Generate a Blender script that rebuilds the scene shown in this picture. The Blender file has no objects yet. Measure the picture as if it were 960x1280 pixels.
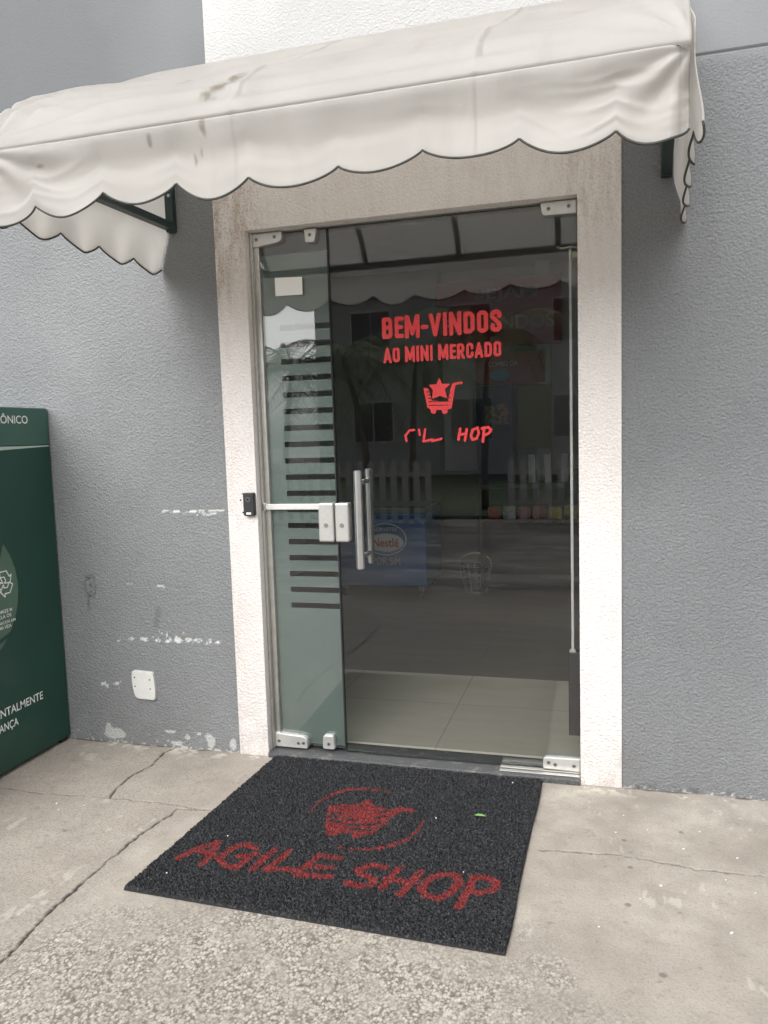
import bpy, bmesh, math, random
import numpy as np
from mathutils import Matrix, Vector
random.seed(7); rng = np.random.default_rng(11)
SC = bpy.context.scene; COL = SC.collection

# ------------------------------------------------------------------ camera
cd = bpy.data.cameras.new('camera'); cam = bpy.data.objects.new('camera', cd); COL.objects.link(cam)
cd.sensor_fit = 'VERTICAL'; cd.sensor_height = 24.0; cd.lens = 973.684/1280*24; cd.clip_start = .05; cd.clip_end = 500
YAW, PITCH, ROLL = math.radians(15.88248), math.radians(5.68442), math.radians(-1.77087)
fw = Vector((-math.sin(YAW)*math.cos(PITCH), math.cos(YAW)*math.cos(PITCH), -math.sin(PITCH)))
r0 = Vector((math.cos(YAW), math.sin(YAW), 0)); u0 = r0.cross(fw)
rr = math.cos(ROLL)*r0 + math.sin(ROLL)*u0; uu = -math.sin(ROLL)*r0 + math.cos(ROLL)*u0
cam.matrix_world = Matrix(((rr.x, uu.x, -fw.x, .5675), (rr.y, uu.y, -fw.y, -2.8491), (rr.z, uu.z, -fw.z, 1.3066), (0, 0, 0, 1)))
SC.camera = cam

# ------------------------------------------------------------------ sky and sun
W = bpy.data.worlds.new('World'); SC.world = W; W.use_nodes = True
wn = W.node_tree; wn.nodes.clear()
sky = wn.nodes.new('ShaderNodeTexSky'); sky.sky_type = 'NISHITA'; sky.sun_disc = False
SUN_EL, SUN_AZ = math.radians(43), math.radians(197)        # azimuth clockwise from +Y
sky.sun_elevation = SUN_EL; sky.sun_rotation = SUN_AZ; sky.dust_density = 4; sky.air_density = 1.0
hs = wn.nodes.new('ShaderNodeHueSaturation'); hs.inputs['Saturation'].default_value = .16   # cloud cover
bg = wn.nodes.new('ShaderNodeBackground'); bg.inputs['Strength'].default_value = .15
wo = wn.nodes.new('ShaderNodeOutputWorld')
wn.links.new(sky.outputs[0], hs.inputs['Color']); wn.links.new(hs.outputs[0], bg.inputs[0]); wn.links.new(bg.outputs[0], wo.inputs[0])
sl = bpy.data.lights.new('sun', 'SUN'); sl.energy = 1.5; sl.angle = math.radians(75); sl.color = (1, .985, .975)
so = bpy.data.objects.new('sun', sl); COL.objects.link(so)
sd = Vector((math.sin(SUN_AZ)*math.cos(SUN_EL), math.cos(SUN_AZ)*math.cos(SUN_EL), math.sin(SUN_EL)))
so.rotation_euler = sd.to_track_quat('Z', 'Y').to_euler(); so.location = sd*30
SC.view_settings.view_transform = 'Standard'; SC.view_settings.look = 'None'
SC.view_settings.exposure = .76; SC.view_settings.gamma = 1

# ------------------------------------------------------------------ helpers
def tag(o, label=None, cat=None, group=None, kind=None):
    if label: o['label'] = label
    if cat: o['category'] = cat
    if group: o['group'] = group
    if kind: o['kind'] = kind
    return o
def empty(name, loc=(0, 0, 0), rz=0):
    o = bpy.data.objects.new(name, None); COL.objects.link(o); o.location = loc; o.rotation_euler.z = rz
    o.empty_display_size = .1
    return o
def link(name, me, mats, parent=None, keep_world=False):
    o = bpy.data.objects.new(name, me); COL.objects.link(o)
    for m in (mats if isinstance(mats, (list, tuple)) else [mats]):
        if m: me.materials.append(m)
    if parent:
        o.parent = parent
        if keep_world:      # geometry given in world coordinates
            o.matrix_parent_inverse = (Matrix.Translation(parent.location) @ parent.rotation_euler.to_matrix().to_4x4()).inverted()
    return o
def obj(name, bm, mats, parent=None, smooth=False, keep_world=True):
    me = bpy.data.meshes.new(name); bm.normal_update(); bm.to_mesh(me); bm.free()
    if smooth:
        me.polygons.foreach_set('use_smooth', [True]*len(me.polygons))
    return link(name, me, mats, parent, keep_world)
def NB(): return bmesh.new()
def box(bm, x0, x1, y0, y1, z0, z1, bev=0, seg=2, mi=0):
    vs = [bm.verts.new(c) for c in ((x0,y0,z0),(x1,y0,z0),(x1,y1,z0),(x0,y1,z0),(x0,y0,z1),(x1,y0,z1),(x1,y1,z1),(x0,y1,z1))]
    fs = [bm.faces.new([vs[i] for i in q]) for q in ((3,2,1,0),(4,5,6,7),(0,1,5,4),(1,2,6,5),(2,3,7,6),(3,0,4,7))]
    for f in fs: f.material_index = mi
    if bev:
        es = list({e for f in fs for e in f.edges})
        bmesh.ops.bevel(bm, geom=es, offset=bev, segments=seg, affect='EDGES', profile=.5)
    return vs
def tube(bm, pts, r, seg=10, cap=True):
    pts = [Vector(p) for p in pts]; rings = []
    rs = r if isinstance(r, (list, tuple)) else [r]*len(pts)
    ref = None
    for i, p in enumerate(pts):
        d = (pts[min(i+1, len(pts)-1)] - pts[max(i-1, 0)]).normalized()
        if ref is None:
            ref = Vector((0, 0, 1)) if abs(d.z) < .9 else Vector((1, 0, 0))
        a = (ref - d*ref.dot(d)).normalized(); b = d.cross(a); ref = a
        rings.append([bm.verts.new(p + rs[i]*(math.cos(t)*a + math.sin(t)*b)) for t in [2*math.pi*k/seg for k in range(seg)]])
    for A, B in zip(rings, rings[1:]):
        for k in range(seg):
            bm.faces.new((A[k], A[(k+1) % seg], B[(k+1) % seg], B[k]))
    if cap:
        bm.faces.new(rings[0][::-1]); bm.faces.new(rings[-1])
def prism_xz(bm, poly, y0, y1, bev=0, seg=3):
    """extrude a polygon of the x-z plane from y0 (front) to y1; the front rim may be bevelled"""
    a = [bm.verts.new((x, y0, z)) for x, z in poly]; b = [bm.verts.new((x, y1, z)) for x, z in poly]
    n = len(poly); f0 = bm.faces.new(a); bm.faces.new(b[::-1])
    for i in range(n): bm.faces.new((a[(i+1) % n], a[i], b[i], b[(i+1) % n]))
    bmesh.ops.recalc_face_normals(bm, faces=bm.faces[:])
    if bev: bmesh.ops.bevel(bm, geom=list(f0.edges), offset=bev, segments=seg, affect='EDGES', profile=.5)
def rounded(poly, r, n=4):
    out = []; N = len(poly)
    for i in range(N):
        p, a, b = Vector(poly[i]), Vector(poly[i-1]), Vector(poly[(i+1) % N])
        rad = r[i] if isinstance(r, (list, tuple)) else r
        d1, d2 = (a-p), (b-p); rad = min(rad, d1.length*.49, d2.length*.49)
        s, e = p + d1.normalized()*rad, p + d2.normalized()*rad
        for k in range(n+1):
            t = k/n; q = (1-t)**2*s + 2*t*(1-t)*p + t*t*e; out.append((q.x, q.y))
    return out
def disc_y(bm, x, z, y0, y1, r, seg=20, bev=0):
    prism_xz(bm, [(x+r*math.cos(2*math.pi*k/seg), z+r*math.sin(2*math.pi*k/seg)) for k in range(seg)], y0, y1, bev)
def grid_mesh(name, P, keep=None):
    """P: array (rows, cols, 3) -> quad mesh; keep: boolean mask of faces"""
    n, m = P.shape[:2]
    idx = np.arange(n*m).reshape(n, m)
    q = np.stack([idx[:-1, :-1], idx[:-1, 1:], idx[1:, 1:], idx[1:, :-1]], -1)
    q = q[keep] if keep is not None else q.reshape(-1, 4)
    V = P.reshape(-1, 3)
    if keep is not None:
        used = np.unique(q); mp = np.full(len(V), -1); mp[used] = np.arange(len(used)); V = V[used]; q = mp[q]
    else: used = None
    me = bpy.data.meshes.new(name)
    me.vertices.add(len(V)); me.vertices.foreach_set('co', V.astype(np.float32).ravel())
    me.loops.add(q.size); me.loops.foreach_set('vertex_index', q.astype(np.int32).ravel())
    me.polygons.add(len(q)); me.polygons.foreach_set('loop_start', np.arange(0, q.size, 4, dtype=np.int32))
    me.polygons.foreach_set('use_smooth', np.ones(len(q), dtype=bool))
    me.update(calc_edges=True); me.validate()
    return me, used
def attr(me, name, vals):
    a = me.attributes.new(name, 'FLOAT', 'POINT'); a.data.foreach_set('value', np.asarray(vals, dtype=np.float32).ravel())
def hsh(ix, iy, s=0):
    h = np.sin(ix*127.1 + iy*311.7 + s*74.7)*43758.5453
    return h - np.floor(h)
def vnoise(x, y, s=0):
    ix, iy = np.floor(x), np.floor(y); fx, fy = x-ix, y-iy
    fx = fx*fx*(3-2*fx); fy = fy*fy*(3-2*fy)
    a, b, c, d = hsh(ix, iy, s), hsh(ix+1, iy, s), hsh(ix, iy+1, s), hsh(ix+1, iy+1, s)
    return (a*(1-fx)+b*fx)*(1-fy) + (c*(1-fx)+d*fx)*fy
def fbm(x, y, o=4, s=0):
    t = 0; a = .5; n = 0
    for k in range(o):
        t = t + a*vnoise(x*2**k+17.3*k, y*2**k-9.1*k, s+k); n += a; a *= .5
    return t/n
def worley(x, y, s=0):
    ix, iy = np.floor(x), np.floor(y); best = np.full(np.shape(x), 9.); bid = np.zeros(np.shape(x))
    for dx in (-1, 0, 1):
        for dy in (-1, 0, 1):
            cx, cy = ix+dx, iy+dy
            d = np.hypot(cx+hsh(cx, cy, s)-x, cy+hsh(cx, cy, s+5)-y); c = d < best
            best = np.where(c, d, best); bid = np.where(c, hsh(cx, cy, s+9), bid)
    return best, bid
def sstep(a, b, x): t = np.clip((x-a)/(b-a), 0, 1); return t*t*(3-2*t)
def dist_poly(X, Y, pts):
    d = np.full(np.shape(X), 1e9)
    for (ax, ay), (bx, by) in zip(pts, pts[1:]):
        vx, vy = bx-ax, by-ay; L = vx*vx+vy*vy+1e-12
        t = np.clip(((X-ax)*vx+(Y-ay)*vy)/L, 0, 1)
        d = np.minimum(d, np.hypot(X-ax-t*vx, Y-ay-t*vy))
    return d
def in_poly(X, Y, poly):
    r = np.zeros(np.shape(X), bool); n = len(poly)
    for i in range(n):
        (x1, y1), (x2, y2) = poly[i], poly[(i+1) % n]
        if y1 == y2: continue
        r ^= ((y1 > Y) != (y2 > Y)) & (X < (x2-x1)*(Y-y1)/(y2-y1)+x1)
    return r
def mask_mesh(name, fn, x0, x1, z0, z1, res, place):
    """flat cut-out (vinyl, print): the cells of a fine grid that lie inside fn"""
    xs = np.arange(x0, x1+res, res); zs = np.arange(z0, z1+res, res)
    X, Z = np.meshgrid(xs, zs); K = fn(X[:-1, :-1]+res/2, Z[:-1, :-1]+res/2)
    me, _ = grid_mesh(name, np.stack(place(X, Z), -1), K)
    return me

# ------------------------------------------------------------------ materials
def M(name, col, rough=.6, metal=0, spec=.5, var=.0, vscale=8, bump=0, bscale=60, bdist=.002, coords='Object'):
    m = bpy.data.materials.new(name); m.use_nodes = True; nt = m.node_tree; p = nt.nodes['Principled BSDF']
    p.inputs['Base Color'].default_value = (*col, 1); p.inputs['Roughness'].default_value = rough
    p.inputs['Metallic'].default_value = metal; p.inputs['Specular IOR Level'].default_value = spec
    tc = nt.nodes.new('ShaderNodeTexCoord')
    if var:
        n = nt.nodes.new('ShaderNodeTexNoise'); n.inputs['Scale'].default_value = vscale; n.inputs['Detail'].default_value = 6
        n.inputs['Roughness'].default_value = .65
        nt.links.new(tc.outputs[coords], n.inputs['Vector'])
        r = nt.nodes.new('ShaderNodeMapRange'); r.inputs['From Min'].default_value = .3; r.inputs['From Max'].default_value = .7
        r.inputs['To Min'].default_value = 1-var; r.inputs['To Max'].default_value = 1+var
        nt.links.new(n.outputs[0], r.inputs[0])
        mx = nt.nodes.new('ShaderNodeVectorMath'); mx.operation = 'SCALE'; mx.inputs[0].default_value = col
        nt.links.new(r.outputs[0], mx.inputs['Scale']); nt.links.new(mx.outputs[0], p.inputs['Base Color'])
    if bump:
        n = nt.nodes.new('ShaderNodeTexNoise'); n.inputs['Scale'].default_value = bscale; n.inputs['Detail'].default_value = 4
        nt.links.new(tc.outputs[coords], n.inputs['Vector'])
        b = nt.nodes.new('ShaderNodeBump'); b.inputs['Strength'].default_value = bump; b.inputs['Distance'].default_value = bdist
        nt.links.new(n.outputs[0], b.inputs['Height']); nt.links.new(b.outputs[0], p.inputs['Normal'])
    return m
class NT:
    """small helper to write node trees"""
    def __init__(s, name):
        s.m = bpy.data.materials.new(name); s.m.use_nodes = True; s.t = s.m.node_tree; s.p = s.t.nodes['Principled BSDF']
        s.co = s.t.nodes.new('ShaderNodeTexCoord').outputs['Object']
    def n(s, typ, ins=None, **kw):
        nd = s.t.nodes.new(typ)
        for k, v in kw.items(): setattr(nd, k, v)
        for k, v in (ins or {}).items(): s.set(nd.inputs[k], v)
        return nd
    def set(s, sock, v):
        if isinstance(v, bpy.types.NodeSocket): s.t.links.new(v, sock)
        else: sock.default_value = v
    def math(s, op, a, b=0, clamp=False):
        nd = s.n('ShaderNodeMath', operation=op, use_clamp=clamp); s.set(nd.inputs[0], a); s.set(nd.inputs[1], b); return nd.outputs[0]
    def noise(s, scale, detail=4, rough=.55, vec=None):
        return s.n('ShaderNodeTexNoise', {'Vector': vec or s.co, 'Scale': scale, 'Detail': detail, 'Roughness': rough}).outputs[0]
    def rng(s, v, a, b, c=0., d=1.): return s.n('ShaderNodeMapRange', {0: v, 1: a, 2: b, 3: c, 4: d}).outputs[0]
    def mix(s, f, a, b):
        nd = s.n('ShaderNodeMix', data_type='RGBA')
        s.set(nd.inputs[0], f)
        s.set(nd.inputs[6], a if isinstance(a, bpy.types.NodeSocket) else (*a, 1)); s.set(nd.inputs[7], b if isinstance(b, bpy.types.NodeSocket) else (*b, 1))
        return nd.outputs[2]
    def attr(s, name): return s.n('ShaderNodeAttribute', attribute_name=name).outputs['Fac']
    def map(s, scale): return s.n('ShaderNodeMapping', {'Vector': s.co, 'Scale': scale}).outputs[0]
    def sep(s): return s.n('ShaderNodeSeparateXYZ', {0: s.co}).outputs
    def bump(s, h, strength, dist): s.set(s.p.inputs['Normal'], s.n('ShaderNodeBump', {'Height': h, 'Strength': strength, 'Distance': dist}).outputs[0])

def stucco(name, base, dark, chip=None, dirt=None, strength=.8, upper=None):
    t = NT(name)
    v = t.n('ShaderNodeTexVoronoi', {'Vector': t.map((1, 1, 1.25)), 'Scale': 102}, feature='SMOOTH_F1').outputs['Distance']
    n1 = t.noise(150, 4, .65); n2 = t.noise(1.3, 5, .6); n3 = t.noise(240, 2, .5)
    z = t.sep()[2]
    h = t.math('ADD', t.math('MULTIPLY', v, .8), t.math('ADD', n1, t.math('MULTIPLY', n3, .25)))
    amt = t.rng(z, 2.46, 2.50, strength, strength*(.8 if dirt else .18))
    t.set(t.p.inputs['Normal'], t.n('ShaderNodeBump', {'Height': h, 'Strength': amt, 'Distance': .0062}).outputs[0])
    c = t.mix(t.rng(n2, .35, .68), dark, base)
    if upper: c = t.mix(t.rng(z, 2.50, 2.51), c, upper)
    c = t.mix(t.math('MULTIPLY', t.rng(n1, .56, .40), t.rng(z, 2.46, 2.50, .20 if dirt else .42, .10 if dirt else .06)), c, tuple(x*.62 for x in dark))
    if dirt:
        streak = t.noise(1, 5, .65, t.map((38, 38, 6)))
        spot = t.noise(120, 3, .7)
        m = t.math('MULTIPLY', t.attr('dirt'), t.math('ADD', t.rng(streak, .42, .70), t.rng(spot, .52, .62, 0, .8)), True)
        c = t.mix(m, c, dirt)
    drip = t.noise(1, 4, .6, t.map((14, 14, 1.1))); c = t.mix(t.rng(drip, .56, .74, 0, .16), c, tuple(x*.7 for x in dark))
    grime = t.math('MULTIPLY', t.rng(z, .38, 0, 0, 1), t.rng(t.noise(5, 6, .7), .40, .66)); c = t.mix(t.math('MULTIPLY', grime, .38), c, (.115, .105, .092))
    c = t.mix(t.rng(t.noise(.7, 3, .5), .52, .66, 0, .20), c, tuple(x*1.22 for x in base))
    if chip:
        c = t.mix(t.attr('chip'), c, chip); c = t.mix(t.attr('stain'), c, (.05, .05, .045))
    t.set(t.p.inputs['Base Color'], c); t.p.inputs['Roughness'].default_value = .62; t.p.inputs['Specular IOR Level'].default_value = .35
    return t.m
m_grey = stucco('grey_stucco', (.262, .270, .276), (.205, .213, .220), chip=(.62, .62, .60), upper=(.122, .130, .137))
m_grey2 = stucco('grey_stucco_shaded', (.216, .224, .232), (.176, .184, .191), chip=(.62, .62, .60))  # right wall: the dimmer light on this side is put into the colour
m_band = stucco('white_stucco', (.77, .735, .71), (.70, .66, .635), dirt=(.42, .34, .28), strength=.75, upper=(.43, .43, .425))  # upper part coloured darker to hold back the strong sky light there
m_plaster = M('interior_plaster', (.72, .72, .70), .8, var=.05, vscale=2)
m_ceiling = M('ceiling_paint', (.78, .78, .76), .9)
m_alu = M('aluminium', (.52, .51, .48), .38, .85, var=.12, vscale=25)
m_patch = M('satin_zamak', (.55, .55, .53), .36, .55, var=.06, vscale=60)
m_steel = M('brushed_steel', (.62, .62, .62), .3, .95, var=.05, vscale=40)
m_screw = M('screw_metal', (.28, .28, .27), .4, .8)
m_black = M('black_plastic', (.022, .022, .025), .42)
m_dark = M('dark_rubber', (.015, .015, .016), .7)
m_white = M('white_plastic', (.62, .62, .59), .42, var=.06, vscale=40)
m_paper = M('white_paper', (.82, .82, .80), .8)
m_red = M('red_vinyl', (.62, .022, .025), .5, var=.08, vscale=30)
m_frame = M('green_painted_steel', (.018, .035, .035), .45, var=.25, vscale=30)
m_piping = M('dark_piping', (.045, .046, .040), .75, var=.4, vscale=40)
m_bin = M('dark_green_print', (.012, .056, .040), .34, var=.10, vscale=3)
m_binhead = M('mid_green_print', (.045, .115, .092), .34, var=.06, vscale=4)
m_disc = M('sage_green_print', (.085, .150, .105), .36, var=.12, vscale=6)
m_disc2 = M('teal_green_print', (.07, .135, .115), .36)
m_print = M('white_print', (.78, .80, .78), .5)
m_pale = M('pale_green_print', (.42, .52, .46), .45)
m_dash = M('dark_line_print', (.008, .026, .022), .4)

def granite():
    t = NT('dark_granite'); v = t.n('ShaderNodeTexVoronoi', {'Vector': t.co, 'Scale': 240}).outputs['Color']
    n = t.noise(18, 5, .7); n2 = t.noise(300, 2)
    c = t.mix(t.rng(n2, .42, .62), (.030, .032, .034), (.105, .108, .108)); c = t.mix(t.rng(n, .56, .72, 0, .55), c, (.30, .28, .25))
    t.set(t.p.inputs['Base Color'], c); t.p.inputs['Roughness'].default_value = .55; t.bump(n2, .2, .001); return t.m
m_granite = granite()

def concrete():
    t = NT('worn_concrete')
    n1 = t.noise(1.7, 6, .62); n2 = t.noise(9, 5, .65); n3 = t.noise(130, 4, .7); n4 = t.noise(420, 2, .6)
    agg, st, crk, sc, spot, rgh = (t.attr(a) for a in ('agg', 'stone', 'crack', 'scar', 'spot', 'rough'))
    c = t.mix(t.rng(n1, .36, .66), (.322, .286, .244), (.402, .370, .320))
    c = t.mix(t.rng(n2, .45, .70, 0, .55), c, (.275, .245, .212))
    c = t.mix(t.rng(t.noise(1.1, 6, .72), .47, .62, 0, .55), c, (.235, .21, .18)); c = t.mix(t.rng(t.noise(22, 5, .75), .56, .68, 0, .45), c, (.19, .168, .145)); c = t.mix(t.rng(t.noise(3.1, 6, .7), .56, .70, 0, .35), c, (.50, .47, .42))
    c = t.mix(t.math('MULTIPLY', t.rng(n3, .50, .63), t.math('ADD', .30, t.math('MULTIPLY', rgh, .55))), c, (.185, .160, .138))
    c = t.mix(t.rng(t.noise(75, 5, .75), .60, .70, 0, .45), c, (.52, .48, .42))
    vo = t.n('ShaderNodeTexVoronoi', {'Vector': t.map((1, .8, 1)), 'Scale': 145, 'Randomness': 1.0}); vs_ = t.n('ShaderNodeTexVoronoi', {'Vector': t.co, 'Scale': 230})
    val = t.n('ShaderNodeSeparateColor', {0: vo.outputs['Color']}).outputs[0]; val2 = t.n('ShaderNodeSeparateColor', {0: vs_.outputs['Color']}).outputs[0]
    k = t.math('ADD', t.math('MULTIPLY', val, .50), t.math('ADD', t.math('MULTIPLY', val2, .32), t.math('MULTIPLY', st, .22)))
    k = t.math('SUBTRACT', k, t.math('MULTIPLY', t.rng(vo.outputs['Distance'], .45, .80), .55))
    stone = t.mix(t.rng(k, .05, .85), (.095, .083, .070), (.52, .49, .425)); stone = t.mix(t.rng(n4, .4, .65, 0, .35), stone, (.42, .39, .33))
    yy = t.sep()[1]; far = t.rng(yy, -2.6, -3.6); c = t.mix(t.math('MULTIPLY', far, t.rng(t.noise(1, 6, .7, t.map((.55, 1.9, 1))), .44, .60)), c, (.12, .11, .10)); c = t.mix(t.math('MULTIPLY', far, t.rng(t.noise(1, 5, .7, t.map((.9, 3.4, 1))), .56, .66)), c, (.58, .56, .52))
    c = t.mix(agg, c, stone)
    c = t.mix(sc, c, (.56, .53, .47)); c = t.mix(spot, c, (.13, .115, .105)); c = t.mix(crk, c, (.035, .030, .026))
    t.set(t.p.inputs['Base Color'], c); t.p.inputs['Roughness'].default_value = .82; t.p.inputs['Specular IOR Level'].default_value = .3
    h = t.math('ADD', n3, t.math('MULTIPLY', n4, .4)); t.bump(h, .6, .004)
    return t.m
m_conc = concrete()

def tiles(name, a, b, grout, rough):
    t = NT(name); x, y, z = t.sep()
    def line(c, off, w): 
        f = t.math('FRACT', t.math('DIVIDE', t.math('ADD', c, off), .60)); return t.math('LESS_THAN', t.math('ABSOLUTE', t.math('SUBTRACT', f, .5)), w)
    g = t.math('MAXIMUM', line(x, .40, .004), line(y, 20.62, .004))
    n = t.noise(2.2, 5, .6, t.map((1, 4, 1))); c = t.mix(t.rng(n, .35, .65), a, b); c = t.mix(t.math('MULTIPLY', g, .45), c, grout)
    t.set(t.p.inputs['Base Color'], c); t.p.inputs['Roughness'].default_value = rough; return t.m
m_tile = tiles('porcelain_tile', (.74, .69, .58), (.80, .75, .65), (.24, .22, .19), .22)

m_tile2 = tiles('shaded_floor_tile', (.13, .12, .11), (.17, .155, .14), (.06, .055, .05), .3)  # same floor deeper in the shop, its shade put into the tile colour

def glass(name, tint, fac=1.0):
    m = bpy.data.materials.new(name); m.use_nodes = True; nt = m.node_tree; nt.nodes.clear()
    o = nt.nodes.new('ShaderNodeOutputMaterial'); mx = nt.nodes.new('ShaderNodeMixShader')
    fr = nt.nodes.new('ShaderNodeFresnel'); fr.inputs['IOR'].default_value = 1.52
    tr = nt.nodes.new('ShaderNodeBsdfTransparent'); tr.inputs[0].default_value = (*tint, 1)
    gl = nt.nodes.new('ShaderNodeBsdfGlossy'); gl.inputs['Roughness'].default_value = 0.0; gl.inputs[0].default_value = (fac, fac, fac, 1)
    nt.links.new(fr.outputs[0], mx.inputs[0]); nt.links.new(tr.outputs[0], mx.inputs[1]); nt.links.new(gl.outputs[0], mx.inputs[2])
    nt.links.new(mx.outputs[0], o.inputs[0]); return m
m_glass = glass('green_tinted_glass', (.955, .965, .96))
m_edge = M('glass_edge', (.010, .035, .030), .2)
def frost():
    t = NT('frosted_film'); nt = t.t
    tr = nt.nodes.new('ShaderNodeBsdfTransparent'); tr.inputs[0].default_value = (.70, .80, .76, 1)
    mx = nt.nodes.new('ShaderNodeMixShader'); mx.inputs[0].default_value = .60
    t.p.inputs['Base Color'].default_value = (.31, .385, .365, 1); t.p.inputs['Roughness'].default_value = .25
    out = nt.nodes['Material Output']
    nt.links.new(tr.outputs[0], mx.inputs[1]); nt.links.new(t.p.outputs[0], mx.inputs[2]); nt.links.new(mx.outputs[0], out.inputs[0])
    return t.m
m_frost = frost()

def canvas():
    t = NT('cream_vinyl_canvas'); nt = t.t
    n1 = t.noise(3.0, 5, .6); n2 = t.noise(35, 4, .6); weave = t.n('ShaderNodeTexWave', {'Vector': t.co, 'Scale': 150, 'Distortion': 1.5}, wave_type='BANDS', bands_direction='X').outputs[0]
    c = t.mix(t.rng(n1, .35, .68), (.61, .595, .575), (.685, .67, .65)); c = t.mix(t.rng(n2, .55, .75, 0, .08), c, (.42, .38, .32))
    c = t.mix(t.attr('stain'), c, (.26, .225, .17)); c = t.mix(t.attr('seam'), c, (.47, .455, .42))
    t.set(t.p.inputs['Base Color'], c); t.p.inputs['Roughness'].default_value = .38; t.p.inputs['Specular IOR Level'].default_value = .45
    t.bump(t.math('ADD', t.math('MULTIPLY', weave, .9), n2), .18, .002)
    tl = nt.nodes.new('ShaderNodeBsdfTranslucent'); tl.inputs[0].default_value = (.85, .83, .80, 1)
    mx = nt.nodes.new('ShaderNodeMixShader'); mx.inputs[0].default_value = .66; out = nt.nodes['Material Output']
    nt.links.new(t.p.outputs[0], mx.inputs[1]); nt.links.new(tl.outputs[0], mx.inputs[2]); nt.links.new(mx.outputs[0], out.inputs[0])
    return t.m
m_canvas = canvas()
def pile(name, dark, light):
    t = NT(name); n = t.noise(135, 5, .8); n2 = t.noise(5, 4)
    c = t.mix(t.rng(n, .47, .70), dark, light)
    t.set(t.p.inputs['Base Color'], c); t.p.inputs['Roughness'].default_value = .55; t.p.inputs['Specular IOR Level'].default_value = .25; t.bump(n, .8, .004); return t.m
m_pile = pile('black_coil_pile', (.004, .0044, .0055), (.085, .088, .095))
m_pilered = pile('red_coil_pile', (.10, .012, .012), (.38, .045, .042))

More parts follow.
